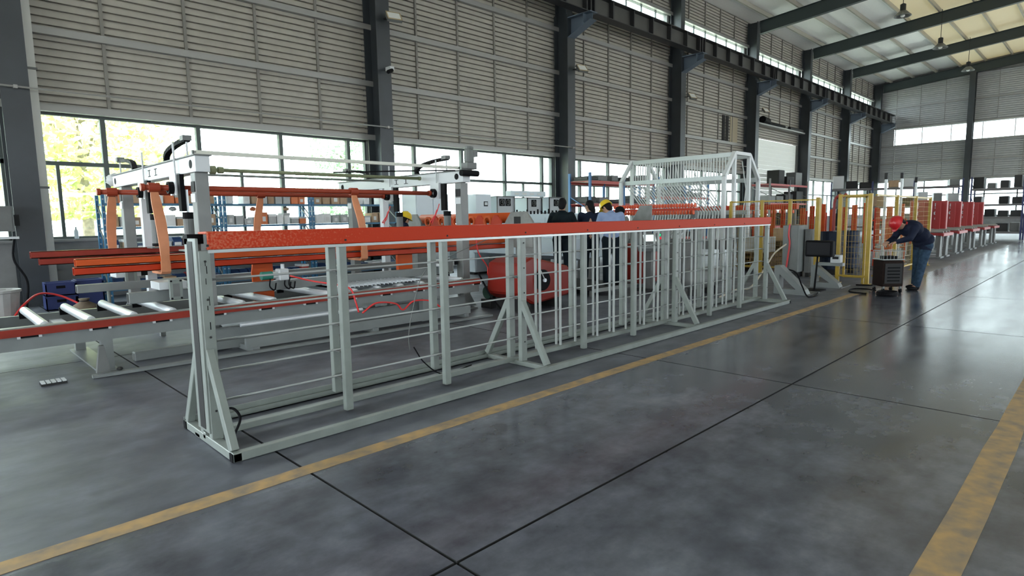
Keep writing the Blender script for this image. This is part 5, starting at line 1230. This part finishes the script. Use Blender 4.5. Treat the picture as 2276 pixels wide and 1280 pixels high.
def person(loc, rz, J, look, label, zoff=0.0):
    """J: joints in local space (x right, y forward, z up) for a 1.70 m figure"""
    T = Matrix.Translation(loc) @ Matrix.Rotation(rz, 4, 'Z'); V = Vector
    g = {k: V(v) for k, v in J.items()}
    def W(mb): mb.v = [tuple(T @ V(v)) for v in mb.v]; return mb
    hd = (g['head'] - g['neck']).normalized(); face = V(J['face']).normalized(); side = face.cross(hd).normalized(); fwd = hd.cross(side).normalized()
    RH = Matrix((side, fwd, hd)).transposed()
    hc = g['head']
    # ---- body: one continuous skin surface
    b = MB()
    limb(b, [g['neck'] - hd * .05, g['neck'] + hd * .07], [.06, .055])
    b.ell(hc, .075, .095, .112, 16, 12, RH); b.ell(hc + fwd * .02 - hd * .06, .058, .07, .07, 12, 8, RH)
    b.ell(hc + fwd * .098 - hd * .012, .014, .022, .026, 8, 6, RH)                    # nose
    for s in (-1, 1):
        b.ell(hc + side * .077 * s - fwd * .005, .012, .022, .032, 8, 6, RH)          # ears
        b.ell(hc + side * .032 * s + fwd * .088 + hd * .035, .022, .012, .008, 8, 6, RH)   # brows
    b.ell(hc + fwd * .088 - hd * .062, .024, .012, .008, 8, 6, RH)                     # lips
    limb(b, [g['pelvis'], g['spine'], g['chest'], g['neck']], [.12, .11, .12, .06])
    for s in 'lr':
        limb(b, [g['sh_' + s], g['el_' + s], g['wr_' + s]], [.05, .042, .028])
        limb(b, [g['chest'], g['sh_' + s]], [.09, .055]); limb(b, [g['pelvis'], g['hip_' + s]], [.1, .085])
        limb(b, [g['hip_' + s], g['kn_' + s], g['an_' + s]], [.08, .052, .036])
        limb(b, [g['an_' + s], g['an_' + s] + V(J.get('toe', (0, .12, -.05)))], [.036, .03])
        # hand: palm and five fingers that curl towards the palm side
        w = g['wr_' + s]; d = (w - g['el_' + s]).normalized(); up = V(J.get('palm_' + s, (0, 0, -1))); up = (up - d * up.dot(d)).normalized(); ac = d.cross(up) * (1 if s == 'r' else -1)
        for q in range(4):
            limb(b, [w + ac * (.012 * (q - 1.5)), w + d * .085 + ac * (.019 * (q - 1.5))], [.016, .013], 8)
            L = (.07, .08, .075, .058)[q]; r0 = w + d * .085 + ac * (.02 * (q - 1.5)); p1 = r0 + d * L * .5 + up * L * .15; p2 = p1 + d * L * .25 + up * L * .4
            limb(b, [r0, p1, p2], [.0095, .0085, .0075], 8)
        t0 = w + d * .025 - ac * .03; t1 = t0 + d * .035 - ac * .028 + up * .01; limb(b, [t0, t1, t1 + d * .03 - ac * .004 + up * .012], [.014, .011, .009], 8)
    body = remesh(W(b), 'person', M_SKIN, None, .008, 3)
    tag(body, label, 'person', 'workers in the hall')
    # ---- clothes
    c = MB(); dx = (g['sh_r'] - g['sh_l']).normalized()
    for (p, rx, ry, rzz) in ((g['pelvis'] + V((0, 0, .06)), .165, .125, .12), (g['spine'], .165, .12, .15), (g['chest'], .185, .125, .17), (g['chest'] * .5 + g['neck'] * .5, .15, .095, .1)):
        ax = (g['chest'] - g['pelvis']).normalized(); f2 = ax.cross(dx).normalized() * -1; RT = Matrix((dx, f2.normalized(), ax)).transposed()
        c.ell(p, rx * look.get('fat', 1), ry * look.get('fat', 1), rzz, 16, 10, RT)
    for s in 'lr':
        limb(c, [g['chest'] + (g['sh_' + s] - g['chest']) * .4, g['sh_' + s]], [.1, .075]); limb(c, [g['sh_' + s], g['el_' + s], g['el_' + s] + (g['wr_' + s] - g['el_' + s]) * (.92 if look['sleeve'] else .1)], [.074, .06, .046])
    if look.get('hem'): limb(c, [g['pelvis'] + V((-.07, 0, .04)), g['hip_l'] + (g['kn_l'] - g['hip_l']) * .18], [.12, .105]); limb(c, [g['pelvis'] + V((.07, 0, .04)), g['hip_r'] + (g['kn_r'] - g['hip_r']) * .18], [.12, .105])
    remesh(W(c), look['top_name'], look['top'], body, .011, 4)
    col = MB().tube([g['neck'] + (side * math.cos(a) * .07 + fwd * math.sin(a) * .075) for a in [k * PI / 8 for k in range(17)]], .018, 6); W(col).build('collar', look.get('collar', look['top']), body, smooth=True)
    c = MB()
    limb(c, [g['hip_l'], g['hip_r']], [.115, .115]); c.ell(g['pelvis'], .155 * look.get('fat', 1), .12, .1, 14, 8)
    for s in 'lr': limb(c, [g['hip_' + s], g['kn_' + s], g['an_' + s] + V((0, 0, .02))], [.108, .078, .066])
    remesh(W(c), 'trousers', look['legs'], body, .012, 4)
    for s in 'lr':
        a = g['an_' + s]; td = V(J.get('toe', (0, .12, -.05))); td.z = 0; td.normalize(); z0 = a.z - .085
        c = MB(); c.ell((a.x, a.y, z0 + .06), .05, .055, .06, 10, 8); Rt = Matrix((V((td.y, -td.x, 0)), td, V((0, 0, 1)))).transposed()
        c.ell(V((a.x, a.y, z0 + .04)) + td * .07, .05, .125, .042, 12, 8, Rt)
        c.v = [(x, y, max(z, z0)) for x, y, z in c.v]
        W(c).build('shoe', look['shoes'], body, smooth=True)
    if look.get('hair', 1):
        c = MB().ell(hc + hd * .03 - fwd * .018, .088, .10, .105, 16, 12, RH); c.ell(hc - hd * .02 - fwd * .05, .08, .062, .1, 12, 8, RH)
        if look.get('bun'): c.ell(hc - fwd * .09 - hd * .1, .05, .05, .09, 10, 8, RH)
        hm_ = W(c).mesh('x', None); bpy.data.meshes.remove(hm_)
        c.v = [v for v in c.v]; remesh(c, 'hair', M_HAIR, body, .01, 2)
    if look.get('helmet'):
        c = MB(); prof = [(.0, .135), (.05, .13), (.09, .105), (.112, .06), (.118, .0), (.124, -.004), (.112, -.006), (.0, .10)]
        c.lathe(prof, (0, 0, 0), 22); c.v = [(x, y * 1.14, z) for x, y, z in c.v]
        i = len(c.v); c.ell((0, .115, .0), .085, .065, .008, 14, 6); c.tube([(0, -.13, .03), (0, -.09, .1), (0, 0, .138), (0, .09, .1), (0, .13, .02)], .012, 6)
        c.v = [tuple(hc + hd * .035 + RH @ V(v)) for v in c.v]; W(c).build('helmet', look['helmet'], body, smooth=True)
    return body
BASE = dict(pelvis=(0, 0, .92), spine=(0, .0, 1.1), chest=(0, 0, 1.28), neck=(0, 0, 1.43), head=(0, .03, 1.575), face=(0, 1, 0), sh_l=(-.19, 0, 1.37), sh_r=(.19, 0, 1.37), hip_l=(-.09, 0, .88), hip_r=(.09, 0, .88),
            kn_l=(-.1, .02, .48), kn_r=(.1, .02, .48), an_l=(-.11, 0, .085), an_r=(.11, 0, .085), el_l=(-.27, .02, 1.1), el_r=(.27, .02, 1.1), wr_l=(-.25, .18, .92), wr_r=(.25, .18, .92))
def pose(**k): d = dict(BASE); d.update(k); return d
M_JKT = mat('black_jacket', (.008, .013, .016), .6, 0, .08, noise=.2); M_NAVY = mat('navy_cloth', (.014, .018, .035), .7, 0, .08, noise=.15); M_TRS = mat('dark_trousers', (.008, .013, .018), .7, 0, .08); M_SHIRT = mat('light_blue_shirt', (.22, .29, .45), .7, noise=.05); M_JEANS = mat('blue_jeans', (.03, .055, .09), .8, 0, .1, noise=.3, nscale=14); M_HELY = mat('yellow_helmet', (.72, .50, .02), .3); M_HELR = mat('red_helmet', (.50, .015, .02), .28); M_REDC = mat('red_collar', (.5, .03, .03), .6)
PZ = .152
person((9.28, 7.92, PZ + .01), math.radians(-62), pose(el_l=(-.30, .06, 1.12), wr_l=(-.06, .2, 1.16), el_r=(.30, .06, 1.12), wr_r=(.06, .22, 1.2), palm_l=(0, -1, 0), palm_r=(0, -1, 0), neck=(0, .02, 1.44), head=(.0, .05, 1.585)),
       dict(top=M_JKT, top_name='jacket', sleeve=1, legs=M_TRS, shoes=M_BLACK, hem=1, fat=1.18), 'standing worker in a black jacket with folded arms, seen from behind')
person((10.02, 7.78, PZ), math.radians(-50), pose(face=(-.75, .65, -.25), neck=(0, .03, 1.42), head=(-.02, .06, 1.555), el_l=(-.22, .1, 1.08), wr_l=(-.12, .32, 1.02), el_r=(.22, .1, 1.08), wr_r=(.12, .32, 1.02)),
       dict(top=M_NAVY, top_name='work_shirt', sleeve=1, legs=M_TRS, shoes=M_BLACK, hem=1, fat=.94, bun=1), 'worker in dark clothes with black hair, head turned left, between the other two')
person((9.68, 6.99, PZ), math.radians(-42), pose(spine=(0, .02, 1.1), chest=(0, .06, 1.27), neck=(-.01, .12, 1.40), head=(-.06, .2, 1.51), face=(-.55, .6, -.6), sh_l=(-.19, .07, 1.36), sh_r=(.19, .07, 1.36), el_l=(-.26, .16, 1.1), el_r=(.26, .16, 1.1), wr_l=(-.14, .38, 1.06), wr_r=(.14, .38, 1.06)),
       dict(top=M_SHIRT, top_name='shirt', sleeve=1, legs=M_TRS, shoes=M_BLACK, helmet=M_HELY, fat=1.02), 'worker in a light blue shirt and yellow helmet leaning his head to the left')
person((7.08, 10.34, 0), math.radians(-100), pose(neck=(0, .04, 1.38), head=(0, .09, 1.50), face=(-.3, .8, -.45), el_l=(-.24, .12, 1.05), wr_l=(-.14, .3, 1.0), el_r=(.24, .12, 1.05), wr_r=(.14, .3, 1.0)),
       dict(top=M_NAVY, top_name='work_shirt', sleeve=1, legs=M_TRS, shoes=M_BLACK, helmet=M_HELY, fat=.97), 'worker in a yellow helmet half hidden behind the grey plate left of the orange row')
person((13.62, 2.72, 0), math.radians(50), pose(pelvis=(0, -.12, .88), spine=(0, -.02, 1.05), chest=(0, .15, 1.17), neck=(0, .29, 1.23), head=(0, .40, 1.27), face=(0, .55, -.8), sh_l=(-.19, .20, 1.2), sh_r=(.19, .2, 1.2), hip_l=(-.09, -.12, .85), hip_r=(.09, -.12, .85), kn_l=(-.1, -.03, .46), kn_r=(.1, -.1, .46), an_l=(-.12, .06, .085), an_r=(.12, -.1, .085),
       el_l=(-.24, .34, 1.0), wr_l=(-.13, .52, .93), el_r=(.24, .3, .98), wr_r=(.13, .5, .92)),
       dict(top=M_NAVY, top_name='jacket', sleeve=1, legs=M_JEANS, shoes=M_BLACK, hem=1, helmet=M_HELR, collar=M_REDC, fat=1.36), 'welder in a red helmet, navy jacket and jeans bending over the cart')
